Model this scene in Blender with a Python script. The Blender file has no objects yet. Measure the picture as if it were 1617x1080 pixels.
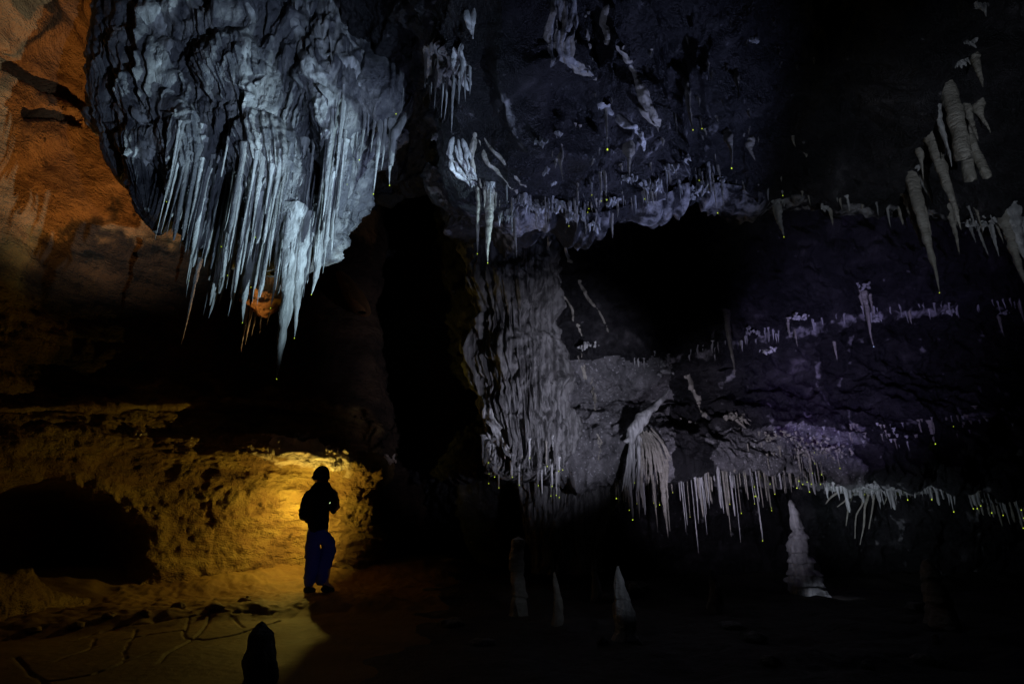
import bpy, bmesh, math, random
import numpy as np
from mathutils import Vector, Matrix
from mathutils.bvhtree import BVHTree

scene = bpy.context.scene
COL = scene.collection
R = math.radians
rng = random.Random(7)

# ------------------------------------------------------------------ camera
CAM = np.array([0.0, 0.0, 0.95])
PITCH = R(18.0)
F = 898.0                      # focal length in pixels of the 1617 px wide photograph
W0, H0 = 1617.0, 1080.0
cs, sn = math.cos(PITCH), math.sin(PITCH)
cd = bpy.data.cameras.new('camera')
cam = bpy.data.objects.new('camera', cd)
COL.objects.link(cam)
cam.location = CAM
cam.rotation_euler = (math.pi / 2 + PITCH, 0, 0)
cd.sensor_width = 36.0
cd.lens = F / W0 * 36.0
cd.clip_start = 0.05
cd.clip_end = 200
scene.camera = cam

# ------------------------------------------------------------------ world, exposure (a cave at night: no daylight reaches it)
world = bpy.data.worlds.new('World')
scene.world = world
world.use_nodes = True
bg = world.node_tree.nodes['Background']
bg.inputs[0].default_value = (0.02, 0.02, 0.05, 1)
bg.inputs[1].default_value = 0.0
scene.view_settings.view_transform = 'Standard'
scene.view_settings.look = 'None'
scene.view_settings.exposure = 0
scene.view_settings.gamma = 1
scene.cycles.use_denoising = True
scene.cycles.max_bounces = 5
scene.cycles.diffuse_bounces = 2
scene.cycles.glossy_bounces = 1
scene.cycles.transmission_bounces = 0
scene.cycles.sample_clamp_indirect = 4.0

# ------------------------------------------------------------------ pixel <-> world
def ray(px, py):
    x = (px - W0 / 2) / F
    y = (H0 / 2 - py) / F
    return np.array([x, cs - y * sn, sn + y * cs])
def at(px, py, Y):
    d = ray(px, py)
    return CAM + d * (Y / d[1])
def atz(px, py, z):
    d = ray(px, py)
    return CAM + d * ((z - CAM[2]) / d[2])
def z_at(py, Y):
    k = (H0 / 2 - py) / F
    return CAM[2] + Y * (k * cs + sn) / (cs - k * sn)
def proj(P):
    q = P - CAM
    yc = -q[..., 1] * sn + q[..., 2] * cs
    dp = q[..., 1] * cs + q[..., 2] * sn
    dp = np.where(np.abs(dp) < 1e-3, 1e-3, dp)
    return W0 / 2 + F * q[..., 0] / dp, H0 / 2 - F * yc / dp, dp
def pxm(Y, py=540):
    """metres per photo pixel at depth Y"""
    return Y / ray(0, py)[1] / F

# ------------------------------------------------------------------ lamps of the night shoot, plus unseen fill spots added
def aim(o, loc, tgt):
    o.location = loc
    o.rotation_euler = (Vector(tgt) - Vector(loc)).to_track_quat('-Z', 'Y').to_euler()
def spot(name, loc, tgt, col, watt, deg, blend=0.6, size=0.04):
    l = bpy.data.lights.new(name, 'SPOT')
    l.color = col; l.energy = watt; l.spot_size = R(deg); l.spot_blend = blend; l.shadow_soft_size = size
    o = bpy.data.objects.new(name, l); COL.objects.link(o)
    aim(o, loc, tgt)
    return o
PY = 8.8                                      # depth of the standing person
TORCH = at(482, 806, PY + 0.62)
tl = bpy.data.lights.new('torch_light', 'POINT')
tl.color = (1.0, 0.75, 0.13); tl.energy = 50; tl.shadow_soft_size = 0.012
to = bpy.data.objects.new('torch_light', tl); COL.objects.link(to)
to.location = TORCH
spot('headlamp_light', at(505, 741, PY + 0.20), at(50, 95, 6.6), (1.0, 0.55, 0.20), 800, 43, 1.0)
spot('hero_light', (3.3, 3.4, 0.8), at(440, 320, 6.0), (0.58, 0.82, 1.0), 3000, 29, 1.0)
spot('hero_front_light', (1.7, 1.0, 0.6), at(440, 150, 6.0), (0.50, 0.66, 1.0), 1150, 36, 1.0)  # unseen fill added to soften the black gaps on the hanging mass
spot('ceiling_light', (3.3, 5.3, 2.0), at(930, 210, 5.6), (0.44, 0.52, 1.0), 460, 72, 1.0)
spot('fold_light', (-0.6, 4.2, 0.5), at(800, 190, 5.8), (0.52, 0.60, 1.0), 190, 60, 1.0)
spot('ledge_light', (4.6, 6.6, 1.4), at(1330, 540, 9.6), (0.50, 0.45, 1.0), 420, 70, 1.0)
spot('column_light', (2.2, 5.0, 1.2), at(862, 620, 9.2), (0.74, 0.75, 1.0), 700, 52, 1.0)
spot('shelf_light', (2.2, 7.0, 0.9), at(1150, 720, 9.8), (0.76, 0.72, 1.0), 250, 74, 1.0)
spot('violet_light', at(1270, 560, 9.0), at(1290, 660, 10.2), (0.45, 0.15, 1.0), 9, 120, 0.9)
spot('floor_light', (2.2, 3.0, 1.7), at(960, 905, 6.3), (0.72, 0.80, 1.0), 34, 17, 1.0)
spot('jeans_light', (1.2, 2.0, 0.6), at(505, 870, 8.8), (0.42, 0.52, 1.0), 50, 13, 1.0)  # unseen blue fill added to lift the jeans out of black
spot('stalagmite_light', at(1130, 480, 6.6), at(1257, 802, 8.4), (0.72, 0.78, 1.0), 420, 10.5, 1.0)
spot('fringe_light', at(1330, 900, 9.3), at(1400, 770, 11.3), (0.72, 0.85, 1.0), 65, 75, 0.9)
spot('right_light', (3.1, 1.6, 0.8), at(1500, 270, 5.2), (0.70, 0.78, 0.95), 260, 44, 1.0)

# ------------------------------------------------------------------ noise (vectorised gradient noise)
_G = np.random.RandomState(3).normal(size=(256, 3)).astype(np.float32)
_G /= np.linalg.norm(_G, axis=1)[:, None]
_PERM = np.random.RandomState(11).permutation(256).astype(np.int32)
_PERM = np.concatenate([_PERM, _PERM, _PERM])
def pn(P, f=1.0, seed=0):
    p = (np.asarray(P, np.float32).reshape(-1, 3) * np.asarray(f, np.float32)) + np.float32(seed * 17.31 + 100)
    i = np.floor(p).astype(np.int32)
    u = p - i
    i &= 255
    s = u * u * u * (u * (u * 6 - 15) + 10)
    out = np.zeros(len(p), np.float32)
    for dx in (0, 1):
        wx = s[:, 0] if dx else 1 - s[:, 0]
        a = _PERM[(i[:, 0] + dx) & 255]
        for dy in (0, 1):
            wy = s[:, 1] if dy else 1 - s[:, 1]
            b = _PERM[a + ((i[:, 1] + dy) & 255)]
            for dz in (0, 1):
                wz = s[:, 2] if dz else 1 - s[:, 2]
                g = _G[_PERM[b + ((i[:, 2] + dz) & 255)]]
                out += wx * wy * wz * (g[:, 0] * (u[:, 0] - dx) + g[:, 1] * (u[:, 1] - dy) + g[:, 2] * (u[:, 2] - dz))
    return out * 1.5
def fbm(P, f, o=4, seed=0, gain=0.5):
    r = 0; a = 1.0
    for k in range(o):
        r = r + a * pn(P, np.asarray(f) * 2.03 ** k, seed + k)
        a *= gain
    return r
def ridged(P, f, o=3, seed=0):
    r = 0; a = 1.0
    for k in range(o):
        r = r + a * (1 - 2 * np.abs(pn(P, np.asarray(f) * 2.1 ** k, seed + k)))
        a *= 0.5
    return r
def sstep(a, b, x):
    t = np.clip((x - a) / (b - a), 0, 1)
    return t * t * (3 - 2 * t)

# ------------------------------------------------------------------ mesh helpers
def mesh_np(name, V, Q, smooth=True):
    V = np.ascontiguousarray(V, np.float32).reshape(-1, 3)
    Q = np.ascontiguousarray(Q, np.int32)
    me = bpy.data.meshes.new(name)
    n, k = Q.shape
    me.vertices.add(len(V)); me.vertices.foreach_set('co', V.ravel())
    me.loops.add(n * k); me.loops.foreach_set('vertex_index', Q.ravel())
    me.polygons.add(n)
    me.polygons.foreach_set('loop_start', np.arange(0, n * k, k, dtype=np.int32))
    me.polygons.foreach_set('loop_total', np.full(n, k, np.int32))
    me.update(calc_edges=True)
    me.polygons.foreach_set('use_smooth', np.full(n, smooth))
    return me
def grid_quads(nv, nu, wrap=False, off=0):
    j = np.arange(nv - 1)[:, None]
    i = np.arange(nu if wrap else nu - 1)[None, :]
    i2 = (i + 1) % nu
    q = np.stack([j * nu + i, j * nu + i2, (j + 1) * nu + i2, (j + 1) * nu + i], -1)
    return q.reshape(-1, 4) + off
def link(name, me, mat=None, parent=None, loc=None):
    o = bpy.data.objects.new(name, me)
    COL.objects.link(o)
    if mat is not None and me is not None:
        if len(me.materials) == 0: me.materials.append(mat)
    if parent is not None: o.parent = parent
    if loc is not None: o.location = loc
    return o
def tag(o, label=None, cat=None, group=None, kind=None):
    if label: o['label'] = label
    if cat: o['category'] = cat
    if group: o['group'] = group
    if kind: o['kind'] = kind
    return o
def empty(name, loc=(0, 0, 0)):
    o = bpy.data.objects.new(name, None); COL.objects.link(o); o.location = loc; o.empty_display_size = 0.1
    return o
def catmull(C, n, axis):
    """Catmull-Rom resample of control array C along an axis to n samples."""
    C = np.moveaxis(np.asarray(C, float), axis, 0)
    m = len(C)
    Cp = np.concatenate([2 * C[:1] - C[1:2], C, 2 * C[-1:] - C[-2:-1]])
    t = np.linspace(0, m - 1 - 1e-9, n)
    i = np.floor(t).astype(int); u = (t - i).reshape((-1,) + (1,) * (C.ndim - 1))
    p0, p1, p2, p3 = Cp[i], Cp[i + 1], Cp[i + 2], Cp[i + 3]
    tau = 0.42
    m1, m2 = tau * (p2 - p0), tau * (p3 - p1)
    r = (2 * u**3 - 3 * u**2 + 1) * p1 + (u**3 - 2 * u**2 + u) * m1 + (-2 * u**3 + 3 * u**2) * p2 + (u**3 - u**2) * m2
    return np.moveaxis(r, 0, axis)
def grid_normals(G, toward=None):
    du = np.gradient(G, axis=1); dv = np.gradient(G, axis=0)
    n = np.cross(du, dv); n /= np.linalg.norm(n, axis=-1, keepdims=True) + 1e-9
    if toward is not None:
        s = np.sign(np.sum(n * (np.asarray(toward) - G), -1, keepdims=True)); s[s == 0] = 1
        n = n * s
    return n

# ------------------------------------------------------------------ materials (colour, grain, fine relief)
def mat_rock(name, stops, rough=0.7, scale=1.6, stretch=(1, 1, 1), bump=0.5, bscale=14.0, speck=None, specular=0.4, fine=70.0, streak=None, bdist=0.05, streakscale=(7, 7, 0.5), coat=None, zones=()):
    m = bpy.data.materials.new(name); m.use_nodes = True
    nt = m.node_tree; nd = nt.nodes; L = nt.links
    b = nd['Principled BSDF']
    tc = nd.new('ShaderNodeTexCoord')
    geo = nd.new('ShaderNodeNewGeometry')
    mp = nd.new('ShaderNodeMapping'); mp.inputs['Scale'].default_value = stretch
    L.new(geo.outputs['Position'], mp.inputs[0])
    n1 = nd.new('ShaderNodeTexNoise'); n1.inputs['Scale'].default_value = scale; n1.inputs['Detail'].default_value = 6; n1.inputs['Roughness'].default_value = 0.66
    n1.inputs['Distortion'].default_value = 0.4
    L.new(mp.outputs[0], n1.inputs[0])
    rp = nd.new('ShaderNodeValToRGB')
    el = rp.color_ramp.elements
    for k, (p, c) in enumerate(stops):
        e = el[k] if k < 2 else el.new(p)
        e.position = p; e.color = (*c, 1)
    L.new(n1.outputs['Fac'], rp.inputs[0])
    colout = rp.outputs[0]
    for zname, zst in zones:
        rz = nd.new('ShaderNodeValToRGB')
        for k, (p, c) in enumerate(zst):
            e = rz.color_ramp.elements[k] if k < 2 else rz.color_ramp.elements.new(p)
            e.position = p; e.color = (*c, 1)
        L.new(n1.outputs['Fac'], rz.inputs[0])
        az = nd.new('ShaderNodeAttribute'); az.attribute_name = zname
        mx = nd.new('ShaderNodeMix'); mx.data_type = 'RGBA'
        L.new(az.outputs['Fac'], mx.inputs['Factor']); L.new(colout, mx.inputs['A']); L.new(rz.outputs[0], mx.inputs['B'])
        colout = mx.outputs['Result']
    if streak:
        ms = nd.new('ShaderNodeMapping'); ms.inputs['Scale'].default_value = streakscale
        L.new(geo.outputs['Position'], ms.inputs[0])
        ns = nd.new('ShaderNodeTexNoise'); ns.inputs['Scale'].default_value = 1.3; ns.inputs['Detail'].default_value = 5
        L.new(ms.outputs[0], ns.inputs[0])
        rs = nd.new('ShaderNodeValToRGB'); rs.color_ramp.elements[0].position = 0.42; rs.color_ramp.elements[1].position = 0.62
        L.new(ns.outputs['Fac'], rs.inputs[0])
        mx = nd.new('ShaderNodeMix'); mx.data_type = 'RGBA'
        L.new(rs.outputs[0], mx.inputs['Factor']); L.new(colout, mx.inputs['A']); mx.inputs['B'].default_value = (*streak, 1)
        colout = mx.outputs['Result']
    if speck:
        n3 = nd.new('ShaderNodeTexNoise'); n3.inputs['Scale'].default_value = speck[0]; n3.inputs['Detail'].default_value = 4
        L.new(geo.outputs['Position'], n3.inputs[0])
        r3 = nd.new('ShaderNodeValToRGB'); r3.color_ramp.elements[0].position = speck[1]; r3.color_ramp.elements[1].position = speck[1] + 0.08
        L.new(n3.outputs['Fac'], r3.inputs[0])
        mx = nd.new('ShaderNodeMix'); mx.data_type = 'RGBA'
        L.new(r3.outputs[0], mx.inputs['Factor']); L.new(colout, mx.inputs['A']); mx.inputs['B'].default_value = (*speck[2], 1)
        colout = mx.outputs['Result']
    if coat:
        at_ = nd.new('ShaderNodeAttribute'); at_.attribute_name = 'calcite'
        n5 = nd.new('ShaderNodeTexNoise'); n5.inputs['Scale'].default_value = 9; n5.inputs['Detail'].default_value = 5
        L.new(geo.outputs['Position'], n5.inputs[0])
        ma = nd.new('ShaderNodeMath'); ma.operation = 'MULTIPLY_ADD'; ma.inputs[1].default_value = 1.0
        su = nd.new('ShaderNodeMath'); su.operation = 'MULTIPLY_ADD'; su.inputs[1].default_value = 2.2; su.inputs[2].default_value = -1.25
        L.new(n5.outputs['Fac'], su.inputs[0]); L.new(at_.outputs['Fac'], ma.inputs[0]); L.new(su.outputs[0], ma.inputs[2])
        mr = nd.new('ShaderNodeMapRange'); mr.inputs['From Min'].default_value = 0.25; mr.inputs['From Max'].default_value = 0.85
        L.new(ma.outputs[0], mr.inputs[0])
        mx = nd.new('ShaderNodeMix'); mx.data_type = 'RGBA'
        L.new(mr.outputs[0], mx.inputs['Factor']); L.new(colout, mx.inputs['A']); mx.inputs['B'].default_value = (*coat, 1)
        colout = mx.outputs['Result']
    L.new(colout, b.inputs['Base Color'])
    n2 = nd.new('ShaderNodeTexNoise'); n2.inputs['Scale'].default_value = bscale; n2.inputs['Detail'].default_value = 6; n2.inputs['Roughness'].default_value = 0.62
    L.new(mp.outputs[0], n2.inputs[0])
    n4 = nd.new('ShaderNodeTexNoise'); n4.inputs['Scale'].default_value = fine; n4.inputs['Detail'].default_value = 2
    L.new(geo.outputs['Position'], n4.inputs[0])
    ad = nd.new('ShaderNodeMath'); ad.operation = 'MULTIPLY_ADD'; ad.inputs[1].default_value = 0.35
    L.new(n4.outputs['Fac'], ad.inputs[0]); L.new(n2.outputs['Fac'], ad.inputs[2])
    bp = nd.new('ShaderNodeBump'); bp.inputs['Strength'].default_value = bump; bp.inputs['Distance'].default_value = bdist
    L.new(ad.outputs[0], bp.inputs['Height']); L.new(bp.outputs[0], b.inputs['Normal'])
    rr = nd.new('ShaderNodeMapRange'); rr.inputs['To Min'].default_value = rough - 0.18; rr.inputs['To Max'].default_value = min(1, rough + 0.15)
    L.new(n1.outputs['Fac'], rr.inputs[0]); L.new(rr.outputs[0], b.inputs['Roughness'])
    b.inputs['Specular IOR Level'].default_value = specular
    return m
def mat_plain(name, col, rough=0.7, emit=None, es=0.0, noise=0.25, metal=0.0, spec=0.3):
    m = bpy.data.materials.new(name); m.use_nodes = True
    nt = m.node_tree; nd = nt.nodes; L = nt.links; b = nd['Principled BSDF']
    n = nd.new('ShaderNodeTexNoise'); n.inputs['Scale'].default_value = 40; n.inputs['Detail'].default_value = 5
    rp = nd.new('ShaderNodeValToRGB')
    rp.color_ramp.elements[0].color = (*[c * (1 - noise) for c in col], 1); rp.color_ramp.elements[1].color = (*[min(1, c * (1 + noise)) for c in col], 1)
    L.new(n.outputs['Fac'], rp.inputs[0]); L.new(rp.outputs[0], b.inputs['Base Color'])
    b.inputs['Roughness'].default_value = rough; b.inputs['Metallic'].default_value = metal; b.inputs['Specular IOR Level'].default_value = spec
    if emit:
        b.inputs['Emission Color'].default_value = (*emit, 1); b.inputs['Emission Strength'].default_value = es
    return m
M = {}
M['wall'] = mat_rock('sandy_brown_rock', [(0.28, (0.07, 0.035, 0.015)), (0.45, (0.22, 0.12, 0.045)), (0.58, (0.30, 0.19, 0.065)), (0.75, (0.36, 0.26, 0.10))],
                     rough=0.85, scale=0.9, stretch=(1, 1, 2.2), bump=1.0, bscale=7, specular=0.25, speck=(5, 0.66, (0.06, 0.03, 0.012)), bdist=0.10, fine=45,
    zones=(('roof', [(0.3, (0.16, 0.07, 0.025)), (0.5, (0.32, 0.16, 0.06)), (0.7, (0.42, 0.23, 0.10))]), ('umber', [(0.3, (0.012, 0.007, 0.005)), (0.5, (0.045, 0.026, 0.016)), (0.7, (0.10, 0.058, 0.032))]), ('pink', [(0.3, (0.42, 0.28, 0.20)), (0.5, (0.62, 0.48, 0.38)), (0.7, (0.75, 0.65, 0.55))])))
M['roof'] = mat_rock('orange_limestone', [(0.3, (0.16, 0.07, 0.025)), (0.5, (0.32, 0.16, 0.06)), (0.7, (0.42, 0.23, 0.10))],
                     rough=0.85, scale=1.3, bump=0.8, bscale=9, specular=0.25, bdist=0.06)
M['umber'] = mat_rock('dark_umber_rock', [(0.3, (0.012, 0.007, 0.005)), (0.5, (0.04, 0.023, 0.014)), (0.7, (0.085, 0.05, 0.028))], rough=0.8, scale=1.2, stretch=(1, 1, 2.2), bump=1.0, bscale=8, specular=0.25, bdist=0.10)
M['dark'] = mat_rock('dark_damp_rock', [(0.36, (0.004, 0.004, 0.005)), (0.5, (0.011, 0.0105, 0.012)), (0.62, (0.03, 0.028, 0.03)), (0.76, (0.14, 0.13, 0.135))],
                     rough=0.5, scale=1.5, bump=1.0, bscale=8, specular=0.38, speck=(9, 0.70, (0.12, 0.115, 0.12)), bdist=0.10, coat=(0.34, 0.33, 0.33))
M['calcite'] = mat_rock('grey_flowstone', [(0.36, (0.04, 0.04, 0.046)), (0.46, (0.15, 0.15, 0.155)), (0.56, (0.34, 0.335, 0.315)), (0.68, (0.58, 0.57, 0.53))],
                        rough=0.5, scale=1.6, stretch=(1, 1, 0.5), bump=0.9, bscale=10, specular=0.5, streak=(0.10, 0.10, 0.11), bdist=0.07)
M['white'] = mat_rock('pale_calcite', [(0.28, (0.16, 0.16, 0.155)), (0.5, (0.46, 0.46, 0.44)), (0.72, (0.70, 0.70, 0.67))],
                      rough=0.5, scale=3.2, bump=0.7, bscale=16, specular=0.45, stretch=(1, 1, 0.5), streak=(0.26, 0.26, 0.25), streakscale=(16, 16, 1.4))
M['tan'] = mat_rock('tan_calcite', [(0.25, (0.16, 0.15, 0.12)), (0.5, (0.30, 0.28, 0.23)), (0.75, (0.42, 0.40, 0.34))],
                    rough=0.55, scale=3.5, bump=0.7, bscale=14, specular=0.4, stretch=(1, 1, 2.5))
M['column'] = mat_rock('dark_flowstone', [(0.3, (0.015, 0.015, 0.016)), (0.48, (0.06, 0.058, 0.055)), (0.62, (0.13, 0.125, 0.118)), (0.78, (0.28, 0.27, 0.26))],
                       rough=0.55, scale=2.2, stretch=(1, 1, 0.35), bump=1.0, bscale=10, specular=0.45, bdist=0.09, streak=(0.24, 0.235, 0.225), streakscale=(11, 11, 0.6))
M['greyface'] = mat_rock('rough_grey_crust', [(0.3, (0.05, 0.05, 0.052)), (0.5, (0.16, 0.155, 0.155)), (0.7, (0.32, 0.31, 0.31))], rough=0.6, scale=3.0, bump=1.0, bscale=16, specular=0.4, bdist=0.08, speck=(24, 0.6, (0.42, 0.41, 0.42)))
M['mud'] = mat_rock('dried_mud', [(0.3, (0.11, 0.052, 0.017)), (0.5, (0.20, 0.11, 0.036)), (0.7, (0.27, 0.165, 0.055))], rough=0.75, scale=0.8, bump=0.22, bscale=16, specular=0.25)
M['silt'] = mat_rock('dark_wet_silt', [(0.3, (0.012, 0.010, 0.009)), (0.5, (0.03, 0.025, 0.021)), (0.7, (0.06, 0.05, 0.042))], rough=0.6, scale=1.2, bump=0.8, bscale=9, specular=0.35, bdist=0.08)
M['pinkcrust'] = mat_rock('pale_pink_crust', [(0.3, (0.42, 0.28, 0.20)), (0.5, (0.62, 0.48, 0.38)), (0.7, (0.75, 0.65, 0.55))], rough=0.7, scale=4, bump=0.6, bscale=16)
M['drop'] = mat_plain('glowing_green_drop', (0.3, 0.4, 0.02), 0.2, (0.66, 0.88, 0.05), 1.0, 0.1)  # emission stands in for light caught by the water drops
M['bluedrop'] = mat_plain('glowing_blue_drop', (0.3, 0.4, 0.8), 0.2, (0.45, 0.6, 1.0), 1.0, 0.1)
M['jacket'] = mat_plain('black_fabric', (0.006, 0.006, 0.007), 0.95, noise=0.4, spec=0.1)
M['jeans'] = mat_plain('blue_denim', (0.05, 0.06, 0.27), 0.9, noise=0.35, spec=0.1)
M['skin'] = mat_plain('skin', (0.35, 0.2, 0.14), 0.6)
M['cap'] = mat_plain('dark_wool', (0.022, 0.022, 0.03), 0.95, noise=0.4, spec=0.1)
M['shoe'] = mat_plain('dark_leather', (0.012, 0.010, 0.009), 0.8, spec=0.2)
M['metal'] = mat_plain('black_metal', (0.05, 0.05, 0.05), 0.4, metal=0.8)
M['led'] = mat_plain('led', (0.8, 0.9, 0.6), 0.3, (0.8, 1.0, 0.45), 0.7, 0.05)

# ------------------------------------------------------------------ the right half of the cave: ceiling, steps, recesses as one rock sheet
cols = [560, 640, 700, 735, 775, 830, 900, 980, 1070, 1170, 1270, 1370, 1470, 1570, 1680, 1900, 2300]
lip1 = [330, 300, 262, 292, 322, 338, 338, 326, 292, 296, 312, 330, 338, 346, 360, 390, 430]
lipY = [8.8, 7.6, 6.6, 6.25, 6.05, 6.0, 6.1, 6.2, 6.3, 6.3, 6.2, 6.1, 6.0, 5.9, 5.8, 5.7, 5.6]
lip2 = [600, 600, 600, 600, 596, 590, 580, 572, 562, 540, 512, 492, 486, 480, 474, 465, 455]
lip3 = [700, 700, 700, 700, 700, 700, 700, 702, 706, 704, 690, 676, 668, 660, 650, 640, 630]
bot3 = [745, 745, 745, 742, 740, 740, 742, 744, 742, 740, 748, 756, 760, 768, 776, 790, 800]
Y3   = [13.2, 12.4, 11.2, 10.4, 10.0, 9.8, 9.7, 9.6, 9.6, 9.7, 9.8, 9.9, 9.9, 9.9, 9.9, 9.9, 9.9]
rows = [[] for _ in range(18)]
for k, c in enumerate(cols):
    d = (c - W0 / 2) / F
    lp = at(c, lip1[k], lipY[k]); lz = lp[2]
    fold = math.exp(-((c - 800) / 90.0) ** 2)
    deep = max(0, (735 - c) / 175.0)
    ztop = 5.9 + 1.3 * deep
    p = [np.array([d * 3.0, -4.0, ztop + 0.2]), np.array([d * 3.5, -1.0, ztop + 0.4]),
         atz(c, -420, ztop + 0.2), atz(c, -120, ztop - 0.15 * fold)]
    a = at(c, lip1[k] - 40, lipY[k] - 0.25)
    q3 = p[3]
    for t, dz in ((0.33, 0.10), (0.66, 0.02)):
        b = q3 * (1 - t) + a * t
        b = b + np.array([0, -0.45 * fold * (1 - abs(t - 0.6)), 0.12 - 0.35 * fold])
        p.append(b)
    p.append(at(c, lip1[k] - 18, lipY[k] - 0.10))
    p.append(at(c, lip1[k], lipY[k] + 0.06))
    p.append(np.array([lp[0], lipY[k] + 0.55, lz + 0.45]))
    y2 = Y3[k] - 0.25
    p.append(at(c, lip1[k] + 2, y2 - 1.2) + np.array([0, 0, 0.3]))
    p.append(at(c, 0.5 * (lip1[k] + lip2[k]) + 15, y2 - 0.55))
    p.append(at(c, lip2[k], y2))
    p.append(at(c, lip2[k] + 22, y2 + 0.55))
    p.append(at(c, 0.5 * (lip2[k] + lip3[k]) + 10, Y3[k] + 0.65))
    p.append(at(c, lip3[k], Y3[k]))
    p.append(at(c, bot3[k], Y3[k] + 0.02))
    p.append(at(c, bot3[k] + 6, Y3[k] + 1.3))
    p.append(at(c, bot3[k] + 190, Y3[k] + 2.6))
    for j in range(18): rows[j].append(p[j])
NET = np.array(rows)
# extra samples on the visible rows by duplicating the control parameter densely
G = catmull(catmull(NET, 620, 0), 820, 1)
N = grid_normals(G, (1.0, 4.0, 1.5))
P = G.reshape(-1, 3)
ax, ay, _ = proj(P)
disp = 0.16 * fbm(P, 0.8, 3, 1) + 0.12 * ridged(P, (1.5, 1.5, 2.0), 3, 5) + 0.065 * fbm(P, 4.2, 3, 12) + 0.024 * fbm(P, 11.0, 2, 9)
gx = lambda cx, cy, rx, ry: np.exp(-((ax - cx) / rx) ** 2 - ((ay - cy) / ry) ** 2)
disp += 0.38 * gx(788, 232, 46, 78) + 0.22 * gx(880, 60, 40, 60) - 0.30 * gx(908, 160, 34, 40) + 0.18 * gx(1000, 150, 26, 80) - 0.22 * gx(955, 90, 22, 60) + 0.25 * gx(1180, 290, 60, 24) - 0.25 * gx(1060, 110, 30, 70) + 0.28 * gx(1440, 130, 60, 90) - 0.25 * gx(1350, 200, 60, 80)
# nodular coating: popcorn on the ledges and the rough grey face under the curtain
face = sstep(850, 890, ax) * sstep(1075, 1030, ax) * sstep(545, 580, ay) * sstep(770, 740, ay)
pop = np.maximum(0, pn(P, 17, 30)) ** 1.2 * 0.07 + np.maximum(0, pn(P, 34, 31)) * 0.03
disp += pop * np.clip(0.25 + face, 0, 1) + 0.12 * face
# stone ribs running down into the fold
fl = sstep(700, 740, ax) * sstep(1000, 820, ax) * sstep(420, 300, ay)
disp += fl * 0.07 * ridged(P, (3.2, 0.7, 0.9), 2, 40)
# flowing folds that run down to the lip; their crests carry a calcite coat
flow = sstep(690, 740, ax) * sstep(1330, 1000, ax) * sstep(360, 330, ay)
Wp = P + 0.30 * np.stack([pn(P, 0.9, 47), pn(P, 0.9, 48), np.zeros(len(P))], -1)
sk = Wp.copy(); sk[:, 0] -= 0.22 * (Wp[:, 1] - 5.0)
rg = 1 - np.abs(pn(sk, (1.5, 0.32, 0.5), 49)) * 2.2
rg2 = 1 - np.abs(pn(sk, (4.2, 0.5, 0.8), 50)) * 2.2
disp += flow * (0.32 * np.maximum(rg, 0) ** 2 + 0.08 * np.maximum(rg2, 0) ** 2)
coat_ = flow * (0.60 * sstep(0.72, 1.0, rg) * sstep(-0.05, 0.35, pn(P, 1.1, 51)) + 0.60 * sstep(0.75, 0.98, rg2) * sstep(-0.1, 0.3, pn(P, 1.3, 52)))
def edge(lipv, up, dn):
    ly = np.interp(ax, cols, lipv)
    return sstep(-up, -2, ay - ly) * sstep(dn, 1, ay - ly)
patch = sstep(-0.25, 0.25, pn(P, 2.3, 53))
dep = P[:, 1]
coat_ = np.maximum(coat_, 0.80 * edge(lip1, 16, 7) * patch * (dep < 7.2) * sstep(690, 760, ax))
coat_ = np.maximum(coat_, 0.80 * edge(lip2, 12, 9) * patch * (dep > 8.5) * sstep(900, 990, ax))
coat_ = np.maximum(coat_, 0.75 * edge(lip3, 14, 8) * patch * (dep > 8.5) * sstep(1000, 1100, ax))
coat_ = np.maximum(coat_, 0.60 * sstep(0.35, 0.6, pn(P, (5, 5, 0.7), 54)) * (dep > 8.5) * sstep(1000, 1100, ax) * sstep(500, 540, ay))
P = P + N.reshape(-1, 3) * disp[:, None]
me = mesh_np('cave_ceiling', P, grid_quads(620, 820))
at_c = me.attributes.new('calcite', 'FLOAT', 'POINT'); at_c.data.foreach_set('value', coat_.astype(np.float32))
me.materials.append(M['dark']); me.materials.append(M['greyface'])
shelf = sstep(1080, 1160, ax) * sstep(1420, 1300, ax) * sstep(672, 690, ay) * sstep(770, 755, ay)
gmask = np.maximum(face, 0.9 * shelf) + 0.35 * fbm(P, 2.2, 3, 44)
q0 = grid_quads(620, 820)[:, 0]
me.polygons.foreach_set('material_index', (gmask[q0] > 0.5).astype(np.int32))
ceiling = tag(link('cave_ceiling', me), kind='structure')

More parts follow.
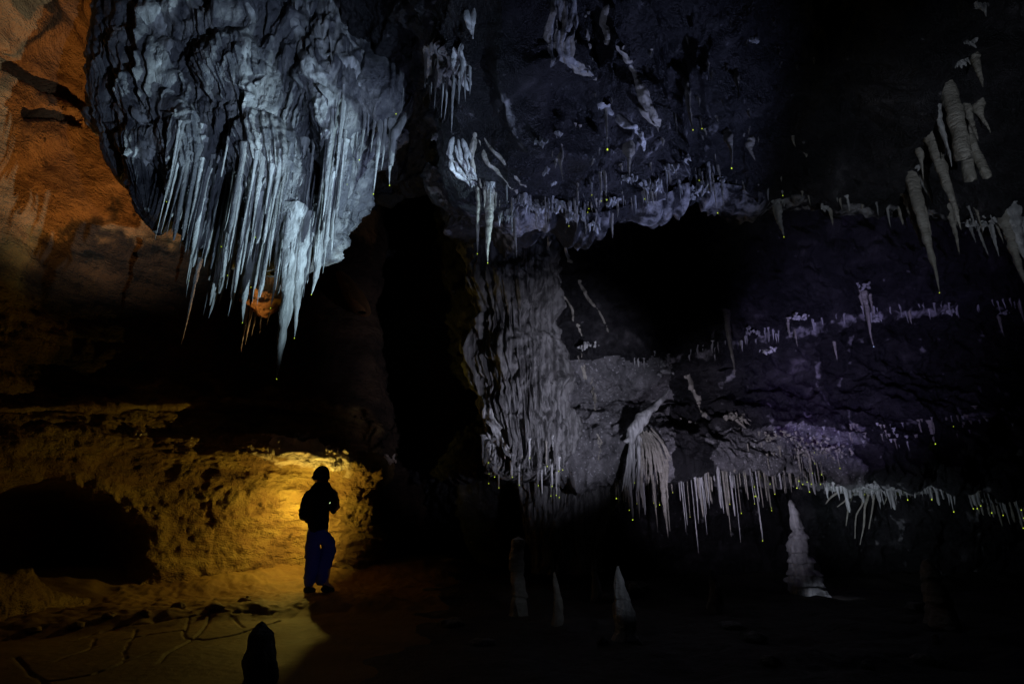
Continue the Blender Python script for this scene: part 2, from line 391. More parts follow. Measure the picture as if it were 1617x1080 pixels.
# ------------------------------------------------------------------ the left wall: strata, ledge, undercut and orange roof as one sheet
wc = [-420, -150, 0, 110, 220, 330, 430, 510, 565, 598, 640, 720, 850]
wb = [975, 968, 955, 945, 935, 920, 905, 893, 886, 884, 884, 880, 875]
wY = [4.2, 5.6, 6.6, 7.5, 8.3, 9.0, 9.6, 10.05, 10.2, 10.6, 12.2, 14.2, 15.5]
ledge = [690, 690, 690, 692, 696, 702, 706, 722, 733, 738, 742, 745, 745]
up2 = [645, 645, 645, 642, 640, 638, 640, 650, 665, 680, 690, 690, 690]
wrows = [[] for _ in range(15)]
for k, c in enumerate(wc):
    Y = wY[k]; b = wb[k]; lg = ledge[k]; u = up2[k]
    s = Y / 10.0; lp_ = 0.06 if c < 350 else 0.40; sb_ = 0.08 if c < 350 else 0.45
    p = [at(c, b + 60, Y - 0.1), at(c, b, Y), at(c, b - 50 * 1, Y + 0.12), at(c, 0.45 * b + 0.55 * lg, Y + 0.10),
         at(c, lg + 30, Y + 0.0), at(c, lg + 8, Y - lp_ * s), at(c, lg - 8, Y - (lp_ - 0.05) * s), at(c, lg - 16, Y + sb_),
         at(c, u + 8, Y + sb_ + .05), at(c, u, Y + sb_ - .06), at(c, u - 12, Y + sb_ + .14), at(c, 520, Y + sb_ + .25),
         at(c, 390, Y + sb_ + .10), at(c, 270, Y - 0.15 - 0.10 * s), None]
    pt = p[13]
    p[14] = None
    for j in range(14): wrows[j].append(p[j])
WN = np.array(wrows[:14])
# roof over the wall, curving towards the camera
roof = []
for (py, f) in ((120, 0.94), (-40, 0.82), (-260, 0.62), (-700, 0.30)):
    roof.append([at(c, py, wY[k] * f if wY[k] < 10.5 else 8.4 * f) for k, c in enumerate(wc)])
WN = np.concatenate([WN, np.array(roof)])
G = catmull(catmull(WN, 470, 0), 520, 1)
N = grid_normals(G, (-0.5, 3.0, 1.5))
P = G.reshape(-1, 3)
ax, ay, _ = proj(P)
wallm = sstep(300, 420, ay)                         # 1 on the wall, 0 on the roof
disp = 0.16 * fbm(P, (0.7, 0.7, 0.9), 3, 60)
disp += wallm * (0.05 * ridged(P, (0.7, 0.7, 3.0), 3, 64) + 0.03 * fbm(P, 5, 4, 70, 0.6) + 0.02 * np.maximum(0, pn(P, 14, 74)) - 0.14 * np.maximum(0, pn(P, 3.3, 76) - 0.26))
disp += (1 - wallm) * (0.025 * fbm(P, 6, 3, 80) + 0.07 * np.abs(pn(P, (0.8, 0.8, 0.8), 83)) + 0.04 * ridged(P, (1.0, 1.0, 1.3), 2, 85))
# cleft bands in the orange roof
def seg_dist(x, y, x0, y0, x1, y1):
    dx, dy = x1 - x0, y1 - y0
    t = np.clip(((x - x0) * dx + (y - y0) * dy) / (dx * dx + dy * dy), 0, 1)
    return np.hypot(x - x0 - t * dx, y - y0 - t * dy)
wob = 9 * pn(P, 3.0, 88)
d = seg_dist(ax, ay + wob, -60, 70, 112, 172); disp -= 0.36 * sstep(17, 9, d)
d = seg_dist(ax, ay + wob, 15, 185, 112, 203); disp -= 0.22 * sstep(9, 4, d)
d = seg_dist(ax, ay + wob, 60, -30, 128, 92); disp -= 0.06 * sstep(9, 2, d)
lobe = sstep(118, 104, ax + wob * 1.5) * sstep(225, 205, ay + 0.35 * (110 - ax) * (ax < 110) * -0.6)
disp += 0.22 * sstep(130, 112, ax + wob) * sstep(260, 205, ay - 0.5 * np.clip(70 - ax, -60, 80)) * sstep(-100, 60, ay)
P = P + N.reshape(-1, 3) * disp[:, None]
# dark hollow under the ledge at the far left
hm = sstep(1.0, 0.62, np.hypot((ax - 20) / 222.0, (ay - 862) / 128.0) + 0.12 * pn(P, 1.3, 90) + 0.05 * pn(P, 5, 91)) * sstep(735, 790, ay)
hm *= sstep(960, 915, ay)
P = P + np.array([-0.75, 1.0, 0.0]) * (1.9 * hm)[:, None]
me = mesh_np('cave_wall', P, grid_quads(470, 520))
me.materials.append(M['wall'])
up_ = np.interp(ax, wc, up2); lg_ = np.interp(ax, wc, ledge)
pj = ay + 70 * fbm(P, 1.5, 5, 95, 0.6)
z_roof = sstep(372, 340, pj)
z_shade = sstep(330, 372, pj) * sstep(0, -30, ay + 26 * fbm(P, 2.0, 4, 96, 0.6) - up_) * sstep(20, 90, ax + 60 * fbm(P, 0.8, 4, 98, 0.6))  # shade above the ledge painted in as darker rock colour
z_shade = np.maximum(z_shade, sstep(10.7, 11.1, P[:, 1]))
z_pink = sstep(16, 8, np.abs(ay - lg_ + 12 * fbm(P, 3, 4, 97, 0.6)) / np.maximum(sstep(380, 470, ax), 0.01)) * sstep(560, 545, ax)
for nm, vals in (('roof', z_roof), ('umber', z_shade), ('pink', z_pink)):
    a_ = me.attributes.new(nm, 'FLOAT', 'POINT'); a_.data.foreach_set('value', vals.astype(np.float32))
wall = tag(link('cave_wall', me), kind='structure')

# ------------------------------------------------------------------ floor: mud pan with cracks, bank, right side with shade painted into its colour
def warp_axis(lo, hi, dlo, dhi, n, share):
    a = int(n * share); rest = n - a
    l = int(rest * (dlo - lo) / ((dlo - lo) + (hi - dhi))); r = rest - l
    return np.concatenate([np.linspace(lo, dlo, l, endpoint=False), np.linspace(dlo, dhi, a, endpoint=False), np.linspace(dhi, hi, r)])
xs = warp_axis(-9, 13, -5.2, -0.4, 520, 0.62)
ys = warp_axis(-3, 17, 3.6, 10.4, 440, 0.72)
X, Yg = np.meshgrid(xs, ys)
P = np.stack([X.ravel(), Yg.ravel(), np.zeros(X.size)], -1)
def floor_base(x, y):
    # bank line: runs from the left front to under the person's feet; the ground rises behind it
    bank = 6.15 + 0.62 * (x + 4.6)
    bank = np.where(x > -2.2, 7.65 + 0.35 * (x + 2.2), bank)
    t = y - bank
    z = -0.06 + 0.11 * sstep(-0.12, 0.40, t) + 0.34 * sstep(1.75, 3.3, t) * sstep(0.5, -1.8, x)
    return z, t
zb, tb = floor_base(P[:, 0], P[:, 1])
rough = sstep(-0.15, 0.35, tb)
right = sstep(-1.2, 0.6, P[:, 0])
P[:, 2] = zb + 0.03 * fbm(P, 0.8, 2, 100) + rough * (0.05 * fbm(P, 2.6, 4, 102) + 0.02 * np.maximum(0, pn(P, 12, 108))) + right * (0.10 * fbm(P, 1.1, 4, 110)) + 0.004 * fbm(P, 14, 2, 113)
# scallops in the bank face
P[:, 2] += 0.05 * np.abs(pn(P, (3.2, 1.2, 1), 115)) * sstep(-0.25, 0.0, tb) * sstep(0.5, 0.15, tb)
ax, ay, _ = proj(P)
front = P[:, 1] > 2.5
ax = np.where(front, ax, 9e3); ay = np.where(front, ay, 9e3)
wx = 3.0 * pn(P, 5, 120); wy = 2.0 * pn(P, 5, 122)
def crack(pts, wpx, depth):
    m = np.zeros(len(P))
    for a, b in zip(pts[:-1], pts[1:]):
        d = seg_dist(ax + wx, (ay + wy) * 1.8, a[0], a[1] * 1.8, b[0], b[1] * 1.8)
        m = np.maximum(m, sstep(wpx * 0.6, wpx * 0.15, d))
    P[:, 2] -= depth * m
for pts, w in (([(26, 1038), (43, 1057), (69, 1077), (110, 1110)], 5.0), ([(69, 1076), (143, 1066), (199, 1044), (242, 1027)], 2.6),
               ([(197, 1044), (195, 1033), (210, 1005), (216, 994)], 2.4), ([(249, 1046), (264, 1031), (303, 1010), (325, 990), (331, 971)], 2.8),
               ([(87, 1044), (143, 1023), (208, 1005), (294, 994)], 2.2), ([(299, 972), (297, 984), (289, 999), (294, 1007), (320, 1010), (359, 1005), (394, 994), (440, 980)], 2.6),
               ([(117, 1010), (199, 987), (242, 984), (299, 972), (359, 965), (429, 971)], 2.2), ([(368, 977), (385, 990)], 2.0),
               ([(143, 1023), (150, 1010)], 2.0)):
    crack(pts, w, 0.035)
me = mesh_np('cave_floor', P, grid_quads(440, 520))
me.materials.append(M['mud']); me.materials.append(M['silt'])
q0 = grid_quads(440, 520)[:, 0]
me.polygons.foreach_set('material_index', ((P[:, 0] + 0.5 * fbm(P, 1.2, 3, 130))[q0] > -1.0).astype(np.int32))  # right floor takes a darker colour that stands in for shade
floor = tag(link('cave_floor', me), kind='structure')

bpy.context.view_layer.update()
dg = bpy.context.evaluated_depsgraph_get()
BV = {'ceiling': BVHTree.FromObject(ceiling, dg), 'wall': BVHTree.FromObject(wall, dg), 'floor': BVHTree.FromObject(floor, dg)}
def hit(px, py, surf='ceiling'):
    d = Vector(ray(px, py)).normalized()
    best = None
    for s in ([surf] if isinstance(surf, str) else surf):
        h = BV[s].ray_cast(Vector(CAM), d, 60)
        if h[0] is not None and (best is None or h[3] < best[3]): best = h
    if best is None: return np.array(at(px, py, 8.0)), np.array([0, -1, 0.0])
    n = np.array(best[1])
    if np.dot(n, CAM - np.array(best[0])) < 0: n = -n
    return np.array(best[0]), n

# ------------------------------------------------------------------ formations: generic builders
def tube_mesh(name, pts, rad, ns=10, seed=0, lump=0.12, flat=None, lumpf=6.0, cap=True):
    """tapered lumpy tube along a polyline; flat = (axis vector, factor) squeezes the section along an axis"""
    pts = np.asarray(pts, float); rad = np.asarray(rad, float)
    n = len(pts)
    T = np.gradient(pts, axis=0); T /= np.linalg.norm(T, axis=1)[:, None] + 1e-9
    ref = np.array([0.0, -1.0, 0.15])
    A = np.cross(T, ref); A /= np.linalg.norm(A, axis=1)[:, None] + 1e-9
    B = np.cross(A, T)
    th = np.linspace(0, 2 * math.pi, ns, endpoint=False)
    V = pts[:, None] + rad[:, None, None] * (np.cos(th)[None, :, None] * A[:, None] + (flat or 1.0) * np.sin(th)[None, :, None] * B[:, None])
    D = V - pts[:, None]
    k = 1 + lump * fbm(V.reshape(-1, 3), lumpf, 2, seed).reshape(n, ns) * 1.6
    V = pts[:, None] + D * k[..., None]
    Q = grid_quads(n, ns, True)
    V = V.reshape(-1, 3)
    me = mesh_np(name, V, Q)
    return me
def smooth_path(ctrl, n):
    return catmull(np.asarray(ctrl, float), n, 0)

STAL = {}
def stal_mesh(kind, var):
    """unit stalactite: radius 1 at the root, hanging 0 .. -1"""
    key = (kind, var)
    if key in STAL: return STAL[key]
    r = random.Random(hash((kind, var)) % 1000 if False else var * 37 + len(kind) * 101)
    ns, n = {'icicle': (14, 40), 'straw': (7, 9), 'carrot': (12, 30), 'broken': (14, 26), 'small': (8, 14)}[kind]
    t = np.linspace(0, 1, n)
    if kind == 'icicle': rad = (1 - t) ** 0.75 * (0.92 + 0.08 * np.sin(t * 40 + r.random() * 6)) * (1 + 0.35 * np.exp(-(t / 0.06) ** 2)) + 0.05 * (1 - t)
    elif kind == 'straw': rad = 1.0 - 0.25 * t + 0.9 * np.exp(-(t / 0.08) ** 2); rad[-1] = 0.3
    elif kind == 'carrot': rad = np.where(t < 0.45, 0.55 + 0.45 * np.sin(np.clip(t / 0.45, 0, 1) * math.pi * 0.9 + 0.3), 0); rad = np.maximum(rad * (t < 0.6), 0.62 * (1 - t) ** 0.6 * (1 - 0.3 * t)); rad = np.convolve(np.pad(rad, 2, 'edge'), np.ones(5) / 5, 'valid')
    elif kind == 'broken': rad = 0.95 - 0.10 * t + 0.03 * np.sin(t * 17)
    else: rad = (1 - t) ** 0.8 * (1 + 0.5 * np.exp(-(t / 0.1) ** 2))
    rad = np.maximum(rad, 0.02)
    if kind == 'broken': rad[-1] = 0.05
    th = np.linspace(0, 2 * math.pi, ns, endpoint=False)
    bx, by = r.uniform(-0.6, 0.6), r.uniform(-0.6, 0.6)
    ph = r.random() * 6
    Cx = bx * t ** 2 * 0.8 + 0.22 * np.sin(t * 7 + ph) * t * (1 - 0.3 * t); Cy = by * t ** 2 * 0.8 + 0.22 * np.cos(t * 6 + ph) * t
    if kind == 'straw': Cx *= 0.6; Cy *= 0.6
    V = np.stack([rad[:, None] * np.cos(th) , rad[:, None] * np.sin(th) * r.uniform(0.75, 1.0), np.repeat(-t[:, None], ns, 1)], -1)
    q = np.stack([np.repeat(np.cos(th)[None] * 1.2, n, 0), np.repeat(np.sin(th)[None] * 1.2, n, 0), np.repeat(t[:, None] * 9, ns, 1)], -1)
    k = 1 + 0.30 * fbm(q.reshape(-1, 3) * 1.0, 1.0, 3, var + 5).reshape(n, ns)
    if kind in ('icicle',):
        k *= 1 + 0.06 * np.sin(th * 5 + ph)[None] * (1 - t)[:, None]
        k *= 1 - 0.10 * np.maximum(0, np.sin(t * 22 + 3 * np.sin(t * 9 + ph)))[:, None] ** 4
    V[..., 0] = V[..., 0] * k + Cx[:, None]; V[..., 1] = V[..., 1] * k + Cy[:, None]
    if kind == 'broken': V[-1, :, 2] += 0.015
    me = mesh_np('stalactite', V, grid_quads(n, ns, True))
    STAL[key] = me
    return me
_matmesh = {}
def mesh_with(me, mat):
    k = (me.name, mat.name)
    if k not in _matmesh:
        m2 = me.copy(); m2.materials.clear(); m2.materials.append(mat); _matmesh[k] = m2
    return _matmesh[k]
def uv_ball(n=8, m=6):
    th = np.linspace(0, 2 * math.pi, n, endpoint=False); ph = np.linspace(0.05, math.pi - 0.05, m)
    V = np.stack([np.sin(ph)[:, None] * np.cos(th), np.sin(ph)[:, None] * np.sin(th), np.repeat(np.cos(ph)[:, None] * 1.25, n, 1)], -1)
    return mesh_np('drop', V, grid_quads(m, n, True))
DROP = uv_ball()
def stal(P, L, r, kind='icicle', mat='white', name='stalactite', label=None, group=None, drop=0, parent=None, var=None, lean=0.0, cat='stalactite', dcol='drop', dr=None):
    var = rng.randrange(7) if var is None else var
    o = link(name, mesh_with(stal_mesh(kind, var), M[mat]))
    o.location = P; o.scale = (r, r, L); o.rotation_euler = (rng.uniform(-0.02, 0.02), lean, rng.uniform(0, 6.28) if lean == 0 else 0)
    if parent is not None: o.parent = parent; o.matrix_parent_inverse = Matrix.Translation(-parent.location) if parent.type == 'EMPTY' else Matrix()
    else: tag(o, label, cat, group)
    if drop:
        me = mesh_with(DROP, M[dcol])
        dd = link('drop', me)
        rr = dr or drop
        tip = STAL[(kind, var)].vertices[-3].co
        dd.parent = o
        dd.location = (tip.x, tip.y, -1.0 - 0.6 * rr / L)
        dd.scale = (rr / r, rr / r, rr / L)
    return o
def hang(px, py, tip, w, surf='ceiling', Y=None, embed=0.05, **kw):
    """a stalactite whose root shows at (px, py), whose tip is at height tip (photo row), w photo pixels wide"""
    if Y is None:
        p, n = hit(px, py, surf)
    else: p = at(px, py, Y)
    zt = z_at(tip, p[1])
    m = pxm(p[1], py) * 1.0
    L = max(0.03, p[2] - zt) + embed
    p = p + np.array([0, 0.25 * w * m, embed])
    if kw.get('drop'): kw['drop'] = kw['drop'] * m * 0.62
    return stal(p, L, 0.5 * w * m, **kw)

def drips(u, z, cells, Lr, amp, seed, span, wmin=0.5, wmax=1.0):
    """relief of icicles fused to a wall: u runs 0..1 along the wall, z is height in metres (down is smaller)"""
    rs = np.random.RandomState(seed)
    n = cells
    out = np.zeros_like(u)
    for layer in range(2):
        off = layer * 0.5
        c = np.floor(u * n + off).astype(int) % n
        f = (u * n + off) % 1.0 - 0.5
        jit = rs.uniform(-0.2, 0.2, n)[c]
        h = rs.uniform(span[0], span[1], n)[c]
        L = rs.uniform(Lr[0], Lr[1], n)[c]
        w0 = rs.uniform(wmin, wmax, n)[c] * 0.5
        a = rs.uniform(0.4, 1.0, n)[c] * amp
        t = (z - h) / L                      # 0 at tip, 1 at the top
        w = w0 * np.clip(t, 0, 1) ** 0.45
        sec = np.sqrt(np.clip(1 - ((f - jit) / np.maximum(w, 1e-4)) ** 2, 0, 1))
        prof = np.clip(t, 0, 1) ** 0.3 * sstep(1.6, 0.7, t)
        out = np.maximum(out, a * sec * prof * (t > 0))
    return out
def fluted_body(name, outline, nu, nv, mat, seed=0, flute=0.06, lump=0.10, ff=2.6, drip=None, parent=None, fine=0.012, lead=0.6, zf=0.42, big=0.0, warp=0.16, mid=0.0):
    """closed hanging mass; outline rows: (photo row, left px, right px, depth Y, half thickness in m)"""
    O = []
    for (py, xl, xr, Y, d) in outline:
        a, b = at(xl, py, Y), at(xr, py, Y)
        O.append([(a[0] + b[0]) / 2, Y, z_at(py, Y - lead * d), (b[0] - a[0]) / 2, d])
    O = catmull(np.array(O), nv, 0)
    # more samples on the side that faces the camera
    s = np.linspace(0, 1, nu, endpoint=False)
    th = 2 * math.pi * s + 0.75 * np.sin(2 * math.pi * s) * 0.9
    th = th + math.pi / 2                   # s=.5 (dense) looks at -Y
    st = np.sin(th); ct = np.cos(th)
    V = np.stack([O[:, None, 0] + O[:, None, 3] * ct, O[:, None, 1] + O[:, None, 4] * st, np.repeat(O[:, None, 2], nu, 1)], -1)
    Nn = np.stack([ct[None] / np.maximum(O[:, None, 3], .02), st[None] / np.maximum(O[:, None, 4], .02), np.zeros((nv, nu))], -1)
    Nn /= np.linalg.norm(Nn, axis=-1, keepdims=True) + 1e-9
    P = V.reshape(-1, 3); NN = Nn.reshape(-1, 3)
    W = P + warp * np.stack([pn(P, 1.1, seed + 1), pn(P, 1.1, seed + 2), np.zeros(len(P))], -1) + 0.35 * warp * np.stack([pn(P, 2.7, seed + 21), pn(P, 2.7, seed + 22), np.zeros(len(P))], -1)
    zt, zbm = P[:, 2].max(), P[:, 2].min()
    shrink = np.clip(np.minimum(O[:, 3], O[:, 4]) / 0.25, 0.1, 1.0)
    shrink = np.repeat(shrink[:, None], nu, 1).ravel()
    d = lump * fbm(P, (1.1, 1.1, 0.8), 3, seed + 3) * 1.4
    d += flute * ridged(W, (ff, ff, zf), 2, seed + 6)
    if big: d += big * ridged(W, (1.25, 1.25, 0.38), 2, seed + 15)
    d += flute * 0.35 * ridged(W, (ff * 3.4, ff * 3.4, zf * 2), 2, seed + 9)
    d += fine * fbm(P, 11, 3, seed + 12)
    if mid: d += mid * fbm(P, (2.6, 2.6, 1.7), 3, seed + 30)
    if drip:
        u = np.repeat((th / (2 * math.pi) % 1.0)[None], nv, 0).ravel()
        uu = u + 0.004 * pn(P, 4, seed + 20)
        for (cells, Lr, amp, sd, span) in drip:
            d += drips(uu % 1.0, P[:, 2], cells, Lr, amp, sd, span)
    P = P + NN * (d * shrink)[:, None]
    q = grid_quads(nv, nu, True)
    me = mesh_np(name, P, q)
    o = link(name, me, M[mat], parent)
    if parent is not None: o.matrix_parent_inverse = Matrix.Translation(-parent.location)
    return o
def child_mesh(name, me, mat, parent, label=None):
    o = link(name, me, M[mat], parent)
    o.matrix_parent_inverse = Matrix.Translation(-parent.location)
    if label: o['label'] = label
    return o
def tongue(name, pts, wid, surf, mat, parent=None, lift=0.3, n=46, ns=14, flat=0.42, seed=0, label=None, cat='flowstone', group=None, lump=0.22, kind=None):
    """a ridge or ribbon of flowstone that follows a rock surface through photo points; wid in photo pixels; its skirts sink into the rock"""
    C = []
    for (px, py), w in zip(pts, wid):
        p, nn = hit(px, py, surf)
        C.append(np.concatenate([p, [0.5 * w * pxm(p[1], py)], nn]))
    n = n * 2; ns = 13
    C = catmull(np.array(C), n, 0)
    path = C[:, :3]; hw = np.maximum(C[:, 3], 0.004)
    hw = hw * (1 + 0.7 * fbm(path, 3.5, 3, seed))
    hw = np.maximum(hw, 0.004)
    path = path + hw[:, None] * np.stack([pn(path, 3, seed), pn(path, 3, seed + 1), pn(path, 3, seed + 2)], -1) * 1.2
    nn = C[:, 4:]
    for _ in range(6): nn[1:-1] = (nn[:-2] + nn[1:-1] + nn[2:]) / 3
    nn = nn / (np.linalg.norm(nn, axis=1)[:, None] + 1e-9)
    T = np.gradient(path, axis=0); T /= np.linalg.norm(T, axis=1)[:, None] + 1e-9
    B = np.cross(T, nn); B /= np.linalg.norm(B, axis=1)[:, None] + 1e-9
    bv = BV[surf]
    v = np.linspace(-1, 1, ns)
    V = np.zeros((n, ns, 3))
    hgt = np.maximum(0, 1 - v ** 2) ** 0.7
    for i in range(n):
        N_ = Vector(nn[i])
        for j in range(ns):
            q = path[i] + B[i] * hw[i] * v[j] * 1.25
            h = bv.ray_cast(Vector(q + nn[i] * 0.35), -N_, 0.7)
            ok = h[0] is not None and abs(0.35 - h[3]) < 0.06 + 1.2 * hw[i]
            V[i, j] = np.array(h[0]) if ok else q
    # smooth the draped sheet a little so that the ribbon flows over the small relief
    for _ in range(4):
        V[1:-1] = 0.25 * V[:-2] + 0.5 * V[1:-1] + 0.25 * V[2:]
    Nn = np.repeat(nn[:, None], ns, 1)
    k = 1 + lump * 1.4 * fbm(V.reshape(-1, 3), 6.0, 3, seed + 5).reshape(n, ns) + 0.35 * pn(V.reshape(-1, 3), 16.0, seed + 8).reshape(n, ns)
    taper = np.minimum(1, np.minimum(np.arange(n), np.arange(n)[::-1]) / (0.08 * n))[:, None]
    H = hw[:, None] * (0.55 + 0.9 * lift) * hgt[None] * k * taper - 0.015 - 0.02 * (1 - hgt[None])
    V = V + Nn * H[..., None]
    me = mesh_np(name, V, grid_quads(n, ns))
    o = link(name, me, M[mat], parent)
    if parent is not None and parent.type == 'EMPTY': o.matrix_parent_inverse = Matrix.Translation(-parent.location)
    if parent is None: tag(o, label, cat, group)
    elif label: o['label'] = label
    if kind: o['kind'] = kind
    return o
def cluster_mesh(name, c, rad, n, length, r0, seed, droop=0.8, flatY=0.5):
    """irregular clump of short calcite fingers and nubs: one mesh"""
    r = random.Random(seed)
    Vs, Qs, off = [], [], 0
    nb = 16; mb = 10
    th = np.linspace(0, 2 * math.pi, nb, endpoint=False); ph = np.linspace(0.08, math.pi - 0.08, mb)
    V = np.stack([np.sin(ph)[:, None] * np.cos(th) * rad * 1.5, np.sin(ph)[:, None] * np.sin(th) * rad * flatY, np.repeat(np.cos(ph)[:, None] * rad * 0.6, nb, 1)], -1)
    V = V * (0.5 + 0.5 * fbm(V.reshape(-1, 3) + seed, 2.2 / rad, 3, seed).reshape(mb, nb, 1))
    V[..., 1] += rad * flatY * 0.8
    Vs.append(V.reshape(-1, 3)); Qs.append(grid_quads(mb, nb, True, 0)); off = mb * nb
    for k in range(n):
        a = r.uniform(0, 6.28); q = 0.85 * rad * r.random() ** 0.7
        p = np.array([math.cos(a) * q * 1.5, r.uniform(-1, 1) * rad * flatY, math.sin(a) * q * 0.7])
        L = length * r.uniform(0.25, 1.0); rr = r0 * r.uniform(0.5, 1.3)
        d = np.array([r.uniform(-1, 1) * (1 - droop), r.uniform(-1, 0.4) * (1 - droop), -droop + r.uniform(-1, 1) * (1 - droop)]); d /= np.linalg.norm(d) + 1e-6
        m = 7; ns = 6
        t = np.linspace(0, 1, m)[:, None]
        side = np.array([r.uniform(-1, 1), r.uniform(-1, 1), 0]) * L * 0.25
        pts = p - d * L * 0.15 + d * L * t + side * t ** 2
        rad_k = rr * (1 - t[:, 0]) ** 0.6 + 0.12 * rr
        T = np.gradient(pts, axis=0); T /= np.linalg.norm(T, axis=1)[:, None]
        A = np.cross(T, [0.3, 1, 0.2]); A /= np.linalg.norm(A, axis=1)[:, None]; B = np.cross(A, T)
        th = np.linspace(0, 6.283, ns, endpoint=False)
        V = pts[:, None] + rad_k[:, None, None] * (np.cos(th)[None, :, None] * A[:, None] + np.sin(th)[None, :, None] * B[:, None])
        V = V * (1 + 0.12 * np.array([[[r.uniform(-1, 1)] for _ in range(ns)] for _ in range(m)]) * 0.3)
        Vs.append(V.reshape(-1, 3)); Qs.append(grid_quads(m, ns, True, off)); off += m * ns
    return mesh_np(name, np.concatenate(Vs) + np.asarray(c), np.concatenate(Qs))
def cluster(px, py, wpx, n, lpx, rpx, seed, mat='white', surf='ceiling', label=None, group=None, droop=0.8, Y=None, name='calcite_cluster'):
    if Y is None: p, nn = hit(px, py, surf)
    else: p = at(px, py, Y)
    m = pxm(p[1], py)
    me = cluster_mesh(name, (0, 0, 0), 0.33 * wpx * m, n, lpx * m, rpx * m, seed, droop)
    o = link(name, me, M[mat], loc=p)
    return tag(o, label, 'calcite', group)
#@@FORMATIONS
# ------------------------------------------------------------------ the big hanging flowstone mass on the left
HY = 6.4
hz = lambda py: z_at(py, HY - 0.5)
hero = empty('hanging_flowstone', at(430, 0, HY))
tag(hero, 'huge blue-grey flowstone mass hanging from the ceiling with a fringe of stalactites', 'flowstone')
body = fluted_body('flowstone_body', [(-420, 150, 720, HY + 0.3, .95), (-150, 180, 690, HY + 0.1, .85), (0, 192, 664, HY, .75), (70, 196, 652, HY, .70), (130, 202, 632, HY, .67), (190, 210, 598, HY - .02, 0.64),
     (240, 230, 558, HY - .05, 0.58), (290, 262, 532, HY - .08, 0.52), (335, 292, 516, HY - .1, 0.44), (375, 326, 500, HY - .12, 0.35), (402, 354, 486, HY - .15, 0.25), (422, 394, 468, HY - .18, 0.14), (432, 430, 444, HY - .2, 0.03)],
     640, 430, 'calcite', seed=200, flute=0.055, lump=0.10, ff=3.0, parent=hero, fine=0.02, zf=0.20, big=0.13, lead=0.35, warp=0.36, mid=0.09,
     drip=[(80, (1.0, 2.4), 0.09, 1, (hz(430), hz(230))), (150, (0.7, 1.6), 0.05, 2, (hz(440), hz(240))), (30, (1.4, 2.6), 0.14, 4, (hz(360), hz(140)))])
lobes = []
for k, rows_ in enumerate([
    [(20, 172, 222, 6.35, .35), (100, 170, 226, 6.25, .36), (180, 174, 226, 6.2, .34), (240, 184, 224, 6.2, .28), (280, 194, 216, 6.2, .16), (300, 202, 208, 6.2, .02)],
    [(160, 216, 274, 6.1, .34), (230, 222, 280, 6.0, .34), (300, 226, 276, 6.0, .28), (345, 236, 266, 6.0, .16), (370, 246, 254, 6.0, .02)],
    [(170, 262, 350, 5.95, .30), (240, 268, 356, 5.85, .32), (300, 284, 350, 5.8, .26), (350, 296, 336, 5.8, .16), (392, 306, 316, 5.8, .02)],
    [(40, 330, 430, 5.95, .30), (110, 336, 446, 5.82, .34), (170, 352, 440, 5.8, .28), (220, 372, 420, 5.85, .16), (250, 392, 402, 5.9, .02)],
    [(0, 470, 560, 5.95, .28), (90, 480, 580, 5.85, .32), (160, 500, 572, 5.8, .30), (240, 510, 556, 5.8, .22), (310, 524, 548, 5.85, .12), (345, 534, 540, 5.85, .02)],
    [(200, 372, 470, 5.85, .26), (260, 378, 478, 5.75, .28), (310, 392, 468, 5.75, .22), (345, 410, 450, 5.8, .12), (362, 428, 434, 5.8, .02)]]):
    lobes.append(fluted_body('lobe', rows_, 200, 150, 'calcite', seed=1200 + 31 * k, flute=0.06, lump=0.10, ff=3.4, parent=hero, fine=0.018, zf=0.22, warp=0.28, mid=0.06, lead=0.35,
                drip=[(40, (.4, 1.1), .07, 60 + k, (z_at(rows_[-1][0], rows_[-1][3] - .2), z_at(rows_[1][0], rows_[1][3] - .2)))]))
bpy.context.view_layer.update()
dg = bpy.context.evaluated_depsgraph_get()
def bvh_of(*obs):
    Vl, Ql = [], []
    for o in obs:
        me = o.data
        co = np.empty(len(me.vertices) * 3, np.float32); me.vertices.foreach_get('co', co)
        q = np.empty(len(me.polygons) * 4, np.int32); me.loops.foreach_get('vertex_index', q)
        Ql += [tuple(f) for f in (q.reshape(-1, 4) + len(Vl)).tolist()]
        Vl += [tuple(v) for v in co.reshape(-1, 3).tolist()]
    return BVHTree.FromPolygons(Vl, Ql)
BV['hero'] = bvh_of(body, *lobes)
